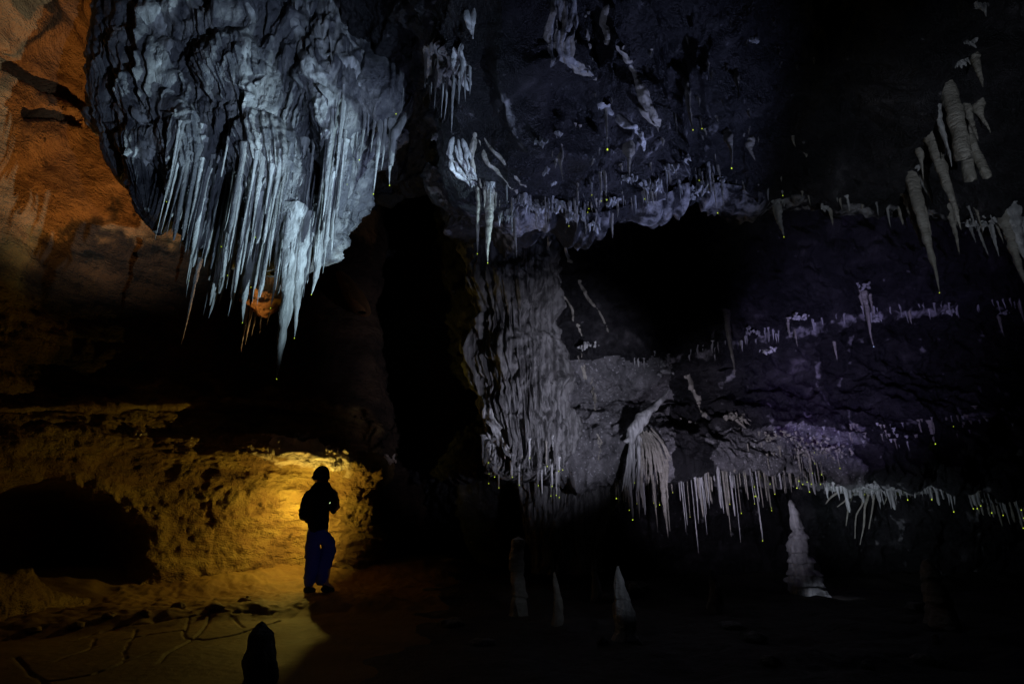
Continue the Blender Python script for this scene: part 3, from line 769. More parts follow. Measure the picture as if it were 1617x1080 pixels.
# ribbons and folds over the mass
for k, (pts, wid, mt) in enumerate([
    ([(460, -20), (466, 30), (477, 77), (489, 103), (521, 124), (532, 150), (530, 190), (524, 234)], [10, 14, 16, 22, 24, 16, 14, 5], 'white'),
    ([(495, 118), (499, 150), (510, 172), (519, 187), (521, 215), (522, 244)], [8, 16, 22, 18, 12, 4], 'white'),
    ([(528, -10), (536, 35), (544, 53), (561, 73), (575, 95), (581, 112)], [6, 8, 8, 9, 8, 5], 'white'),
    ([(542, 84), (556, 96), (564, 108), (569, 135), (578, 152), (584, 165)], [10, 18, 20, 12, 9, 4], 'white'),
    ([(482, -10), (492, 40), (508, 80), (516, 104)], [6, 7, 8, 5], 'white'),
    ([(394, -10), (390, 50), (386, 100), (384, 136), (398, 158), (396, 175), (388, 214)], [12, 14, 16, 24, 24, 14, 5], 'white'),
    ([(256, 62), (260, 117), (272, 160), (282, 190), (278, 230), (272, 282)], [14, 24, 28, 22, 16, 8], 'calcite'),
    ([(234, -20), (240, 20), (250, 45), (258, 66), (250, 92), (246, 110)], [16, 24, 24, 18, 10, 4], 'white'),
    ([(226, 172), (240, 205), (252, 230), (262, 248)], [14, 20, 16, 8], 'white'),
    ([(212, 252), (226, 240), (244, 234), (254, 228)], [14, 26, 20, 12], 'white'),
    ([(300, 66), (330, 92), (352, 118), (372, 140), (384, 152)], [6, 8, 9, 8, 5], 'calcite'),
    ([(600, 120), (612, 105), (628, 118), (634, 150), (640, 168)], [6, 8, 8, 7, 4], 'white'),
    ([(352, 230), (346, 262), (342, 300), (338, 340)], [14, 12, 10, 6], 'calcite'),
        ([(312, 370), (316, 345), (324, 320), (332, 300)], [4, 9, 12, 8], 'white')]):
    tongue('fold', pts, wid, 'hero', mt, parent=hero, seed=300 + 7 * k, lift=0.05 + 0.15 * (max(wid) < 26), lump=0.4)
# hanging fringe: named stalactites read from the photograph
HL = [(352, 375, 502, 18), (362, 395, 484, 8), (340, 370, 433, 9), (380, 410, 491, 9), (399, 370, 506, 24), (406, 390, 453, 6), (441, 370, 484, 13), (450, 362, 434, 10), (463, 340, 596, 42), (482, 350, 533, 25),
      (487, 372, 483, 9), (491, 362, 437, 9), (508, 340, 462, 26), (519, 332, 431, 10), (538, 240, 357, 8), (526, 190, 345, 15), (318, 330, 397, 22), (278, 330, 368, 9), (370, 430, 470, 5), (368, 310, 470, 10),
      (415, 370, 440, 10), (427, 360, 410, 9), (500, 360, 415, 8), (472, 340, 470, 14), (332, 350, 420, 11), (389, 400, 470, 10), (411, 385, 478, 8), (545, 235, 320, 9), (556, 215, 290, 8), (300, 300, 362, 12), (290, 300, 350, 10)]
for (px, py, tip, w) in HL:
    stY = None
    hang(px, py, tip, w, 'hero', embed=0.12, parent=hero, mat='white', kind='icicle' if w > 6 else 'straw', drop=0.9 if rng.random() < 0.2 else 0)
r2 = random.Random(21)
for k in range(150):
    px = r2.uniform(272, 548)
    low = np.interp(px, [265, 300, 340, 400, 470, 510, 550], [325, 350, 405, 425, 420, 390, 280])
    py = low - 190 * r2.random() ** 1.3
    L = r2.uniform(45, 150) * (0.45 if py > low - 40 else 1.0)
    hang(px, py, py + L, r2.uniform(4, 11), 'hero', embed=0.06, parent=hero, mat=r2.choice(['white', 'calcite', 'white']), kind=r2.choice(['icicle', 'small', 'straw']) , drop=0.9 if r2.random() < 0.07 else 0)
# the fan of stalactites at the right edge of the mass
for (px, py, tip, w) in [(602, 178, 305, 12), (610, 175, 270, 9), (618, 200, 290, 14), (594, 150, 240, 9), (585, 140, 215, 8), (578, 160, 250, 9), (570, 150, 235, 8), (563, 165, 262, 10), (622, 120, 190, 8), (632, 120, 180, 6), (640, 110, 170, 5)]:
    hang(px, py, tip, w, Y=5.75, embed=0.10, parent=hero, mat='white', drop=1.2 if rng.random() < 0.4 else 0)
fan = smooth_path([at(652, 160, 5.8), at(640, 185, 5.75), at(628, 205, 5.72), at(621, 222, 5.72), at(618, 262, 5.74)], 30)
child_mesh('fold', tube_mesh('fold', fan, np.interp(np.linspace(0, 1, 30), [0, .3, .6, 1], [.015, .05, .055, .02]), 12, 5, 0.25, 0.5), 'white', hero)
blk = fluted_body('fold', [(20, 545, 640, 6.1, .35), (80, 550, 645, 6.0, .34), (140, 560, 642, 5.95, .30), (180, 580, 630, 5.9, .18), (205, 600, 620, 5.85, .05)], 160, 120, 'calcite', seed=240, flute=0.05, lump=0.08, ff=4, parent=hero)

# ------------------------------------------------------------------ formations hanging behind it
bossC = at(425, 455, 8.9)
boss = empty('hanging_boss', bossC)
tag(boss, 'orange lit rock boss with thin drips showing between the stalactite tips of the hanging mass', 'rock')
fluted_body('rock_lobe', [(280, 395, 470, 9.5, .6), (340, 405, 462, 9.1, .42), (380, 410, 450, 8.95, .30), (410, 408, 440, 8.9, .26), (440, 398, 452, 8.85, .34), (468, 396, 450, 8.8, .26), (490, 404, 430, 8.8, .12), (502, 412, 420, 8.8, .02)], 150, 130, 'roof', seed=260, flute=0.06, lump=0.14, ff=4, parent=boss, mid=0.16, warp=0.3, fine=0.04, lead=0.2)
for (px, py, tip, w) in [(396, 490, 545, 6), (404, 490, 532, 5), (390, 480, 556, 7), (412, 495, 527, 5), (425, 490, 515, 5)]:
    hang(px, py, tip, w, Y=8.75, parent=boss, mat='calcite', embed=0.08)
kn = hit(567, 478, ['wall', 'ceiling'])[0][1] - 0.95
lump = empty('rock_knob', at(567, 478, kn))
tag(lump, 'small orange-brown rock knob alone on the dark back wall right of the main stalactite tip', 'rock')
fluted_body('rock_lobe', [(440, 546, 570, kn + 1.2, 1.0), (462, 552, 578, kn + .6, .75), (480, 556, 580, kn + .2, .42), (492, 566, 578, kn + .1, .08)], 60, 50, 'roof', seed=270, flute=0.03, lump=0.05, ff=6, parent=lump)
hang(310, 432, 545, 8, Y=7.6, mat='calcite', label='lone dim stalactite hanging left of the bright fringe over the dark wall', embed=0.25)

# white drapery clumps in the gap between the mass and the middle fold
def front(px, py, surf=('ceiling', 'wall', 'hero'), off=0.0):
    return hit(px, py, list(surf))[0][1] - off
gy = front(708, 100, off=0.25)
g1 = empty('white_drapery', at(708, 70, gy))
tag(g1, 'white shaggy drapery clump with one long stalactite between mass and fold', 'flowstone')
rs1 = random.Random(23)
for k in range(20):
    u = rs1.random(); x0 = 684 + 46 * u; x1 = 670 + 78 * u
    y0 = rs1.uniform(55, 85); y1 = rs1.uniform(120, 158) - 20 * abs(u - .5)
    tongue('strand', [(x0, y0), (.6 * x0 + .4 * x1 + rs1.uniform(-3, 3), .5 * (y0 + y1)), (x1, y1)], [rs1.uniform(4, 8), rs1.uniform(8, 16), 3], 'ceiling', 'white', parent=g1, seed=280 + k, lift=0.6, n=24, lump=0.6)
hang(717, 125, 212, 9, 'ceiling', parent=g1, mat='white', embed=0.1)
for (px, py, tip, w) in [(680, 100, 160, 7), (690, 110, 172, 6), (700, 120, 185, 6), (707, 120, 190, 7), (726, 120, 165, 7), (735, 110, 160, 8), (742, 105, 150, 7), (672, 80, 140, 8), (684, 85, 150, 9), (730, 90, 145, 9)]:
    hang(px, py, tip, w, 'ceiling', parent=g1, mat='white', embed=0.1, kind='small')
g2y = front(738, 35, off=0.05)
g2 = empty('white_drip', at(738, 25, g2y))
tag(g2, 'small white heart-shaped flowstone drip high up by the fold', 'flowstone')
for k, pts in enumerate([[(730, 15), (737, 30), (744, 48), (747, 70)], [(746, 12), (748, 28), (747, 50), (747, 66)], [(738, 14), (742, 34), (746, 56)]]):
    tongue('strand', pts, [6, 12, 7, 3][:len(pts)], 'ceiling', 'white', parent=g2, seed=286 + k, lift=0.5, n=24, lump=0.5)
g3y = front(735, 250, off=0.05)
g3 = empty('white_tongue', at(725, 230, g3y))
tag(g3, 'pale ribbed flowstone tongue on the left edge of the middle fold', 'flowstone')
for k in range(9):
    u = k / 8.0
    tongue('strand', [(717 + 12 * u, 212 + 6 * u), (708 + 30 * u + 2 * math.sin(k * 2.1), 235), (716 + 28 * u, 258 + 2 * math.cos(k)), (731 + 18 * u, 280), (745 + 8 * u, 302)], [4, 7 + 4 * (k % 2), 9, 7, 3], 'ceiling', 'white', parent=g3, seed=291 + k, lift=0.6, n=34, lump=0.5)

# ------------------------------------------------------------------ middle fold: ribbons, lip and hanging teeth
for k, (pts, wid, mt, lab) in enumerate([
    ([(876, 100), (872, 112), (869, 130), (869, 145)], [8, 8, 6, 4], 'white', 'thin pale rill curling off the left of the wide ribbon'),
    ([(946, 158), (962, 176), (985, 192), (1002, 202), (1016, 222), (1020, 246)], [8, 11, 14, 11, 9, 4], 'white', 'pale rill carrying on below the wide ceiling ribbon'),
    ([(925, 20), (926, 50), (935, 95), (945, 130)], [8, 9, 8, 6], 'tan', 'thin rill beside the wide ceiling ribbon'),
    ([(965, -10), (950, 30), (958, 60), (985, 90), (1005, 130), (1028, 170), (1045, 200), (1058, 230)], [14, 12, 10, 14, 12, 14, 9, 5], 'tan', 'long crooked rill slanting down the ceiling to the fringe'),
    ([(752, 215), (764, 240), (782, 268), (802, 292), (822, 314)], [5, 8, 8, 7, 5], 'tan', 'pale rib on the face of the fold, lowest one'),
    ([(758, 205), (770, 230), (792, 258), (816, 285), (842, 306)], [4, 7, 7, 6, 4], 'tan', 'pale rib on the face of the fold, middle one'),
    ([(752, 200), (748, 240), (752, 275), (762, 300)], [7, 10, 9, 5], 'tan', 'bluish flowstone rib on the fold left edge')]):
    tongue('flowstone_rill', pts, wid, 'ceiling', mt, seed=400 + 7 * k, lift=0.35, label=lab, cat='flowstone', n=110, ns=12, flat=0.6, lump=0.7)
rb = empty('flowstone_ribbon', at(884, 60, 5.0))
tag(rb, 'wide pale flowstone ribbon of many strands pouring down the middle ceiling', 'flowstone')
rs_ = random.Random(19)
for k in range(13):
    o_ = -22 + 44 * k / 12.0
    q_ = rs_.uniform(0, 4)
    if k < 5: pts = [(888 + o_, -20), (892 + o_, 30 + q_), (884 + o_ * .8, 70), (880 + o_ * .45, 98 + q_), (876 + o_ * .3, 112)]
    else: pts = [(888 + o_, -20), (892 + o_, 30 + q_), (884 + o_ * .8, 68), (892 + o_ * .6, 94 + q_), (912 + o_ * .4, 108 + q_ - .15 * o_), (932, 122 - .3 * o_), (946, 140)]
    tongue('strand', pts, [rs_.uniform(6, 11)] * (len(pts) - 2) + [rs_.uniform(4, 8), 3], 'ceiling', 'white' if k % 3 else 'tan', parent=rb, seed=430 + 3 * k, lift=0.4, n=70, ns=9, flat=0.8, lump=0.4)
LIP = lambda px: np.interp(px, cols, lip1)
# individual larger teeth along the first lip and on the ceiling
T1 = [(756, 300, 399, 12, 'tan', 'slender tan stalactite at the left corner of the fold', 1), (772, 300, 415, 20, 'tan', 'thick tan stalactite at the left corner of the fold', 1),
      (808, 325, 372, 5, 'white', 'thin blue-white straw under the fold rim', 0), (813, 345, 405, 8, 'tan', 'knobbly tan stalactite under the fold rim', 0),
      (957, 175, 234, 7, 'tan', 'lone stalactite with bright yellow drop on the dark ceiling', 2.2), (948, 272, 316, 6, 'tan', 'left leg of the forked stalactite at the ceiling lip', 1), (955, 272, 314, 8, 'tan', 'right leg of the forked stalactite at the ceiling lip', 1.4),
      (1016, 290, 313, 4, 'tan', 'short straw with yellow drop at the ceiling lip', 1), (924, 345, 370, 4, 'tan', 'single thin stalactite under the lip middle', 0), (966, 340, 376, 8, 'tan', 'short double stalactite under the lip, alone over the void', 0),
      (1085, 130, 204, 12, 'tan', 'brown stalactite with yellow drop on the middle ceiling', 1.3), (1107, 190, 203, 4, 'tan', 'tiny stalactite with yellow drop on the middle ceiling', 1.3), (1162, 112, 160, 11, 'tan', 'pale carrot-shaped stalactite high on the dark ceiling', 0),
      (1150, 205, 263, 15, 'tan', 'thick carrot-shaped stalactite with yellow drop on the dark ceiling', 1.6), (1066, 180, 210, 5, 'tan', 'small stalactite beside the crooked rill', 0), (1118, 258, 312, 7, 'white', 'bright white stalactite at the lip right of middle', 0),
      (1125, 275, 335, 5, 'tan', 'thin stalactite with yellow drop at the lip right of middle', 1.2), (1140, 290, 328, 5, 'tan', 'short thin stalactite right of the bright white one', 0), (1230, 325, 373, 16, 'white', 'white tooth-shaped stalactite hanging from the lip over the void', 1), (1221, 325, 350, 5, 'tan', 'small spike left of the white tooth stalactite', 0),
      (885, 240, 284, 11, 'tan', 'pale carrot-shaped drip on the fold face', 0), (1185, 218, 250, 18, 'tan', 'blunt stump of stalactite on the dark ceiling', 0), (1252, 215, 232, 7, 'tan', 'tiny spike on the dark ceiling right of middle', 0), (1312, 330, 356, 8, 'tan', 'short stalactite at the lip under the dark ceiling', 0),
      (994, 225, 275, 22, 'tan', 'blunt brown knob hanging beside the crooked rill', 0), (1542, 85, 135, 15, 'tan', 'curved brown stalactite at upper right', 0), (1556, 10, 25, 8, 'white', 'tiny white spike at the top right', 0), (1422, 330, 355, 8, 'tan', 'dim stalactite left of the big right cluster', 0)]
for (px, py, tip, w, mt, lab, dr) in T1:
    hang(px, py, tip, w, 'ceiling', mat=mt, kind='carrot' if ('carrot' in lab or 'blunt' in lab) else 'icicle', label=lab, drop=dr)
def tooth_label(px):
    if px >= 1150: return 'tiny dim tooth along the right part of the ceiling lip'
    for lim, w in ((800, 'at the left corner of the fold rim'), (862, 'around the largest bluish clump on the fold rim'), (925, 'on the lip just right of the fold'), (975, 'on the lip by the forked stalactite'), (1045, 'on the lip below the blunt brown knob'), (9999, 'on the lip around the bright white stalactite')):
        if px < lim: return 'small pale tooth in the ragged fringe ' + w
r3 = random.Random(31)
lipgrp = 'small teeth along the ceiling lip'
for k in range(120):
    px = r3.gauss(r3.choice([775, 812, 850, 868, 905, 935, 985, 1030, 1062, 1105, 1125]), 11) if k < 95 else r3.uniform(1150, 1610)
    px = max(765, px)
    py = LIP(px) - abs(r3.gauss(0, 18)) - 3
    if px > 1150: py = LIP(px) - r3.uniform(2, 12)
    hang(px, py, py + 5 + 32 * r3.random() ** 2, r3.uniform(2.5, 8), 'ceiling', mat=r3.choice(['white', 'tan', 'tan']), kind='small', name='calcite_tooth', label=tooth_label(px),
         group=lipgrp if px < 1150 else 'tiny teeth along the right ceiling lip', drop=0.9 if r3.random() < 0.06 else 0)
r4 = random.Random(41)
for k in range(46):
    px = r4.uniform(860, 1300); py = r4.uniform(20, 290)
    hang(px, py, py + r4.uniform(5, 14), r4.uniform(3, 7), 'ceiling', mat='tan', kind='small', name='calcite_nub', label='tiny pale nub on the dark ceiling ' + ('by the wide ribbon' if px < 960 else 'by the crooked rill' if px < 1070 else 'left of the carrot-shaped stalactites' if px < 1160 else 'right of the carrot-shaped stalactites') + (' high up' if py < 150 else ' lower down'), group='tiny nubs on the dark ceiling', embed=0.02)
for k, (px, py, w, n, l, lab) in enumerate([
    (845, 320, 60, 46, 22, 'bluish white calcite clump on the fold rim, largest of the row'), (905, 338, 44, 36, 14, 'bluish white calcite clump on the lip right of the fold'), (850, 225, 34, 16, 12, 'scatter of small bluish spikes on the fold face'), (880, 213, 22, 12, 8, 'small bluish calcite patch under the forked rill'),
    (863, 268, 16, 9, 14, 'two-legged bluish calcite drip on the fold face'), (872, 290, 14, 12, 8, 'small bluish calcite knot just above the fold rim'), (994, 280, 32, 26, 9, 'flat bluish calcite tuft at the lip below the brown knob'), (1030, 290, 44, 34, 18, 'ragged calcite tuft on the lip left of the bright white stalactite'),
    (1060, 262, 34, 26, 14, 'pale calcite tuft on the ceiling above the lip'), (1105, 295, 46, 34, 18, 'ragged bluish calcite tuft around the bright white stalactite'), (1090, 310, 22, 14, 12, 'small calcite tuft hanging under the lip'), (1228, 315, 34, 18, 14, 'white calcite knot at the root of the tooth stalactite'),
    (1302, 326, 18, 10, 12, 'tiny bluish calcite knot at the lip far right of middle'), (1190, 62, 22, 10, 10, 'tiny bluish spikes high on the dark ceiling'), (1520, 95, 36, 20, 16, 'blue-white calcite knot at upper right'), (1535, 65, 22, 12, 12, 'small calcite knot at upper right, higher one'), (1545, 8, 30, 14, 14, 'pale calcite knot at the top right edge'),
    (822, 312, 40, 34, 20, 'shaggy bluish tuft on the fold rim left of the largest clump'), (880, 322, 36, 30, 16, 'shaggy bluish tuft on the fold rim right of the largest clump'), (965, 318, 30, 20, 10, 'low bluish tuft on the lip between the forked and the brown knob stalactites'), (1140, 285, 34, 22, 10, 'small pale tuft on the lip right of the bright white stalactite'), (1078, 250, 24, 14, 12, 'small pale tuft on the ceiling above the lip, right one'), (775, 290, 22, 16, 16, 'pale tuft at the root of the corner stalactites'),
    (645, 318, 40, 26, 6, 'faint bluish crust on the dark rock left of the fold'), (690, 215, 24, 14, 12, 'faint bluish crust below the white drapery clump'), (935, 355, 30, 14, 14, 'slanting bluish calcite blade under the lip'), (800, 335, 36, 24, 24, 'grey calcite teeth at the left of the fold rim')]):
    surf = ['ceiling', 'wall'] 
    cluster(px, py, w, n, l, 2.6, 500 + k, surf=surf, label=lab, droop=0.75)

# ------------------------------------------------------------------ big stalactites at the right
r5 = random.Random(5)
big = [(1500, 135, 250, 24, 'broken', 'tan', 5.35, 'thick blunt stalactite with lower spur, highest of the right cluster', 0), (1512, 185, 286, 19, 'broken', 'tan', 5.30, 'broken-off flat-ended stalactite in the right cluster', 0), (1530, 200, 284, 15, 'broken', 'tan', 5.45, 'second flat-ended stalactite behind the broken one', 0), (1522, 200, 250, 15, 'icicle', 'tan', 5.25, 'slanting spur with a yellow drop in the right cluster', 1.2),
       (1477, 208, 360, 26, 'icicle', 'tan', 5.2, 'long curved stalactite in the middle of the right cluster', 0), (1484, 180, 262, 12, 'icicle', 'white', 5.1, 'bright blue-white stalactite in the right cluster', 0), (1446, 285, 460, 24, 'icicle', 'tan', 5.15, 'longest pointed stalactite of the right cluster', 1), (1436, 310, 395, 15, 'icicle', 'tan', 5.2, 'left-hand narrow stalactite of the right cluster', 0),
       (1455, 240, 280, 12, 'carrot', 'tan', 5.2, 'stubby drip left of the long curved stalactite', 0), (1462, 278, 322, 20, 'small', 'white', 5.1, 'short bright white drip in the right cluster', 0), (1458, 300, 370, 11, 'icicle', 'tan', 5.1, 'thin dark stalactite right of the longest one', 0), (1462, 340, 402, 8, 'icicle', 'tan', 5.4, 'thin dim stalactite behind the longest one', 0),
       (1500, 330, 400, 12, 'icicle', 'tan', 5.5, 'dim thin stalactite right of the right cluster', 0), (1548, 160, 208, 20, 'carrot', 'tan', 5.4, 'bulb-shaped stalactite beside the blunt one', 0), (1530, 165, 222, 14, 'icicle', 'tan', 5.6, 'dim brown stalactite behind the blunt one', 0),
       (1548, 358, 404, 9, 'icicle', 'white', 5.3, 'short white stalactite, left of the pair at right edge', 0), (1567, 355, 404, 10, 'icicle', 'white', 5.3, 'short white stalactite, right of the pair at right edge', 0), (1576, 355, 385, 6, 'icicle', 'tan', 5.35, 'small stalactite beside the white pair', 0), (1535, 360, 384, 7, 'icicle', 'white', 5.3, 'small bluish stalactite left of the white pair', 0),
       (1592, 348, 466, 20, 'icicle', 'tan', 5.3, 'ringed brown stalactite near the right edge', 0), (1604, 335, 420, 26, 'icicle', 'white', 5.0, 'thick pale stalactite cut by the right edge', 0), (1616, 345, 390, 16, 'icicle', 'white', 5.2, 'bluish white stalactite at the very right edge', 0)]
for (px, py, tip, w, kd, mt, Y, lab, dr) in big:
    p, n = hit(px, py - 6, 'ceiling')
    Yh = min(Y, p[1])
    o = hang(px, py, tip, w, 'ceiling', mat=mt, kind=kd, label=lab, drop=dr, embed=0.10)
cluster(1545, 350, 50, 26, 10, 2.6, 571, label='bluish calcite crust above the short white pair at right', droop=0.6)
cluster(1455, 262, 24, 12, 10, 3, 572, label='white calcite knot beside the right cluster', droop=0.6)
# second ledge: scattered hanging ones
L2 = [(1148, 492, 592, 12, 'slender stalactite hanging from the second ledge, left one'), (1366, 465, 546, 12, 'pointed tan stalactite with a pale drop under the second ledge'), (1358, 460, 492, 7, 'short spike left of the pointed tan stalactite'), (1374, 465, 500, 6, 'short spike right of the pointed tan stalactite'), (1244, 506, 534, 6, 'small bent stalactite on the second ledge'),
      (1255, 520, 548, 5, 'dim small stalactite below the second ledge'), (1318, 540, 568, 6, 'dim isolated stalactite under the second ledge'), (1436, 490, 512, 6, 'tiny stalactite right of the pointed tan one'), (1578, 500, 532, 6, 'dim stalactite on the second ledge far right'), (1610, 475, 515, 7, 'dim stalactite at the right edge on the second ledge')]
for (px, py, tip, w, lab) in L2:
    hang(px, py, tip, w, 'ceiling', mat='tan', label=lab, drop=1.0 if 'pale drop' in lab else 0, dcol='bluedrop')
for k in range(64):
    px = r5.uniform(1000, 1610); py = np.interp(px, cols, lip2) - r5.uniform(-4, 8)
    hang(px, py, py + r5.uniform(6, 20), r5.uniform(3, 5.5), 'ceiling', mat='white', kind='small', name='calcite_tooth', label='tiny bluish tooth along the second rock ledge ' + ('above the leaning flowstone' if px < 1130 else 'near its left stalactite' if px < 1240 else 'left of the pointed tan stalactite' if px < 1350 else 'just right of the pointed tan stalactite' if px < 1480 else 'towards the right edge'), group='tiny teeth along the second ledge')
for k, (px, py, w, lab) in enumerate([(1190, 524, 40, 'violet-grey calcite patch under the left stalactite of the second ledge'), (1262, 500, 34, 'small pale calcite patch on the second ledge'), (1362, 452, 30, 'cluster of dark nubs at the root of the pointed tan stalactite'), (1215, 552, 34, 'bluish crust on the rock below the second ledge'), (1385, 503, 30, 'pale streak of crust below the second ledge'),
     (1500, 492, 24, 'curled bluish crust on the second ledge'), (1585, 492, 22, 'small bluish crust near the right edge'), (1045, 582, 60, 'pale crust along the top of the rough grey face'), (930, 545, 40, 'pale crust at the top left of the rough grey face')]):
    cluster(px, py, w, 22, 6, 2.2, 600 + k, label=lab, droop=0.6)

# ------------------------------------------------------------------ curtain column in the middle
colm = empty('flowstone_curtain', at(815, 560, 9.2))
tag(colm, 'tall dark ribbed flowstone curtain hanging below the fold in the middle', 'flowstone')
zz = lambda py: z_at(py, 8.6)
cb = fluted_body('curtain_body', [(290, 752, 900, 9.4, .8), (345, 750, 896, 9.2, .72), (380, 750, 884, 9.15, .66), (420, 756, 874, 9.12, .60), (470, 766, 868, 9.12, .54), (540, 774, 866, 9.12, .50), (610, 780, 872, 9.12, .46), (680, 782, 876, 9.12, .42), (725, 782, 878, 9.12, .36), (745, 786, 872, 9.12, .27), (757, 800, 856, 9.12, .10), (760, 822, 830, 9.12, .02)],
     420, 300, 'column', seed=700, flute=0.10, lump=0.14, ff=3.4, parent=colm, fine=0.025, warp=0.26, mid=0.11, big=0.05, zf=0.3,
     drip=[(46, (.5, 1.4), .12, 11, (zz(650), zz(380))), (90, (.3, .9), .07, 12, (zz(755), zz(420))), (150, (.2, .5), .05, 13, (zz(760), zz(640)))])
BV['column'] = bvh_of(cb)
for k, (pts, wid, mt) in enumerate([
    ([(770, 620), (768, 650), (770, 690), (764, 735)], [9, 12, 12, 5], 'white'), ([(772, 640), (782, 670), (795, 700), (806, 725)], [8, 9, 9, 5], 'white'), ([(780, 690), (782, 715), (780, 745)], [6, 7, 3], 'white')]):
    tongue('fold', pts, wid, 'column', mt, parent=colm, seed=720 + 5 * k, lift=0.3)
r6 = random.Random(61)
for k in range(46):
    px = r6.uniform(762, 888); py = r6.uniform(690, 750)
    hang(px, py, py + r6.uniform(15, 45), r6.uniform(2.5, 6), 'column', parent=colm, mat=r6.choice(['column', 'white', 'tan', 'column']), kind=r6.choice(['straw', 'small']), drop=1.0 if r6.random() < 0.4 else 0, embed=0.04)
for k, (pts, wid, lab) in enumerate([
    ([(868, 375), (868, 400), (880, 425), (885, 455), (890, 470), (905, 500), (918, 530), (924, 585)], [5, 5, 5, 6, 5, 5, 4, 3], 'thin crooked pale rill down the dark rock right of the curtain'),
    ([(885, 372), (900, 410), (915, 445), (928, 470), (945, 490), (958, 515), (966, 540)], [4, 5, 6, 5, 3.5, 3, 2.5], 'thin pale rill farther right of the curtain'),
    ([(938, 590), (940, 640), (945, 690), (945, 735)], [5, 5, 4, 3], 'thin pale line down the rough grey face'),
    ([(1088, 590), (1096, 620), (1108, 650), (1120, 680)], [9, 8, 6, 3], 'grey tapering flowstone rib between straws and ledge'),
    ([(912, 560), (918, 580), (924, 600)], [5, 5, 3], 'short pale rill at the top of the rough grey face')]):
    tongue('flowstone_rill', pts, wid, 'ceiling', 'tan', seed=760 + 5 * k, label=lab, flat=0.6, lift=0.5, n=110, ns=8, lump=0.3)
# rough grey rock face to the right of the curtain
# white leaning flowstone and the straw fringe
fl = empty('leaning_flowstone', at(1020, 680, 9.3))
tag(fl, 'pale flowstone leaning from a tilted blue-white horn, with drapes below', 'flowstone')
horn = smooth_path([at(1056, 616, 9.2), at(1042, 634, 9.15), at(1026, 650, 9.1), at(1012, 664, 9.1), at(1000, 682, 9.1), at(994, 700, 9.1)], 40)
child_mesh('horn', tube_mesh('horn', horn, np.interp(np.linspace(0, 1, 40), [0, .15, .45, .75, 1], [.008, .035, .085, .10, .08]), 18, 31, 0.45, 0.8, 6.0), 'white', fl)
rd = random.Random(77)
for k in range(30):
    u = k / 29.0
    x0 = 996 + 34 * u + rd.uniform(-3, 3); x2 = 984 + 76 * u + rd.uniform(-4, 4)
    y0 = 692 - 14 * u + rd.uniform(-4, 6); y2 = 772 - 30 * u * u + rd.uniform(-18, 8)
    pth = smooth_path([at(x0, y0, 9.14), at(0.6 * x0 + 0.4 * x2 + 5 * u, 0.6 * y0 + 0.4 * y2, 9.08 + rd.uniform(-.03, .03)), at(x2, y2, 9.12)], 30)
    w = rd.uniform(.014, .034)
    child_mesh('drape', tube_mesh('drape', pth, np.interp(np.linspace(0, 1, 30), [0, .4, .8, 1], [w * .7, w, w * .7, w * .2]), 9, 800 + k, 0.35, None, 12), 'white' if u < 0.4 else 'tan', fl)
for (px, py, tip, w) in [(1045, 730, 850, 13), (1024, 740, 765, 12), (1031, 760, 840, 6), (1052, 735, 788, 11)]:
    hang(px, py, tip, w, Y=9.3, parent=fl, mat='tan', embed=0.1)
r7 = random.Random(71)
def straw_label(px, L, dr):
    a = 'very short' if L < 22 else 'short' if L < 34 else 'medium' if L < 50 else 'long' if L < 75 else 'very long'
    b = 'beside the leaning flowstone' if px < 1062 else 'near the long bright icicles' if px < 1130 else 'midway between the icicles and the tall stalagmite' if px < 1200 else 'just left of the tall pale stalagmite' if px < 1252 else 'above the tall pale stalagmite'
    return a + ' pale straw' + (' with glowing green drop ' if dr else ' without a drop ') + b
for k in range(230):
    px = 965 + 335 * r7.random() ** 0.9 if r7.random() < 0.45 else min(1300, max(965, r7.gauss(r7.choice([985, 1000, 1030, 1075, 1098, 1108, 1150, 1172, 1205, 1222, 1240, 1268, 1285]), 7)))
    Yh = np.interp(px, cols, Y3) + r7.uniform(-0.15, 0.35)
    py = np.interp(px, [960, 1060, 1150, 1220, 1300], [742, 722, 722, 716, 716]) + r7.uniform(-10, 14) + 14 * math.sin(px * 0.13) * math.sin(px * 0.041)
    L = (8 + 78 * r7.random() ** 1.9) * np.interp(px, [960, 1000, 1100, 1200, 1290, 1300], [0.8, 1.1, 1.25, 1.0, 1.0, 0.5])
    if r7.random() < 0.05: L *= 1.7
    if 1228 < px < 1300: L = min(L, 785 - py - r7.uniform(0, 25))
    dr = r7.uniform(0.6, 1.35) if r7.random() < (0.16 if px < 1160 else 0.30) else 0
    hang(px, py, py + L, 1.6 + 4.2 * r7.random() ** 2.2, Y=Yh, mat=r7.choice(['white', 'tan', 'tan']), kind='straw', name='straw_stalactite', label=straw_label(px, L, dr), group='straws of the dense fringe under the low shelf', drop=dr, embed=0.06, cat='stalactite')
for (px, py, tip, w) in [(1096, 735, 828, 5), (1106, 735, 845, 4), (1074, 740, 843, 3), (1102, 725, 800, 8), (1112, 730, 803, 6)]:
    hang(px, py, tip, w, Y=9.55, mat='white', kind='icicle', name='straw_stalactite', label='long bright icicle in the middle of the straw fringe', group='long bright icicles in the straw fringe', embed=0.06)
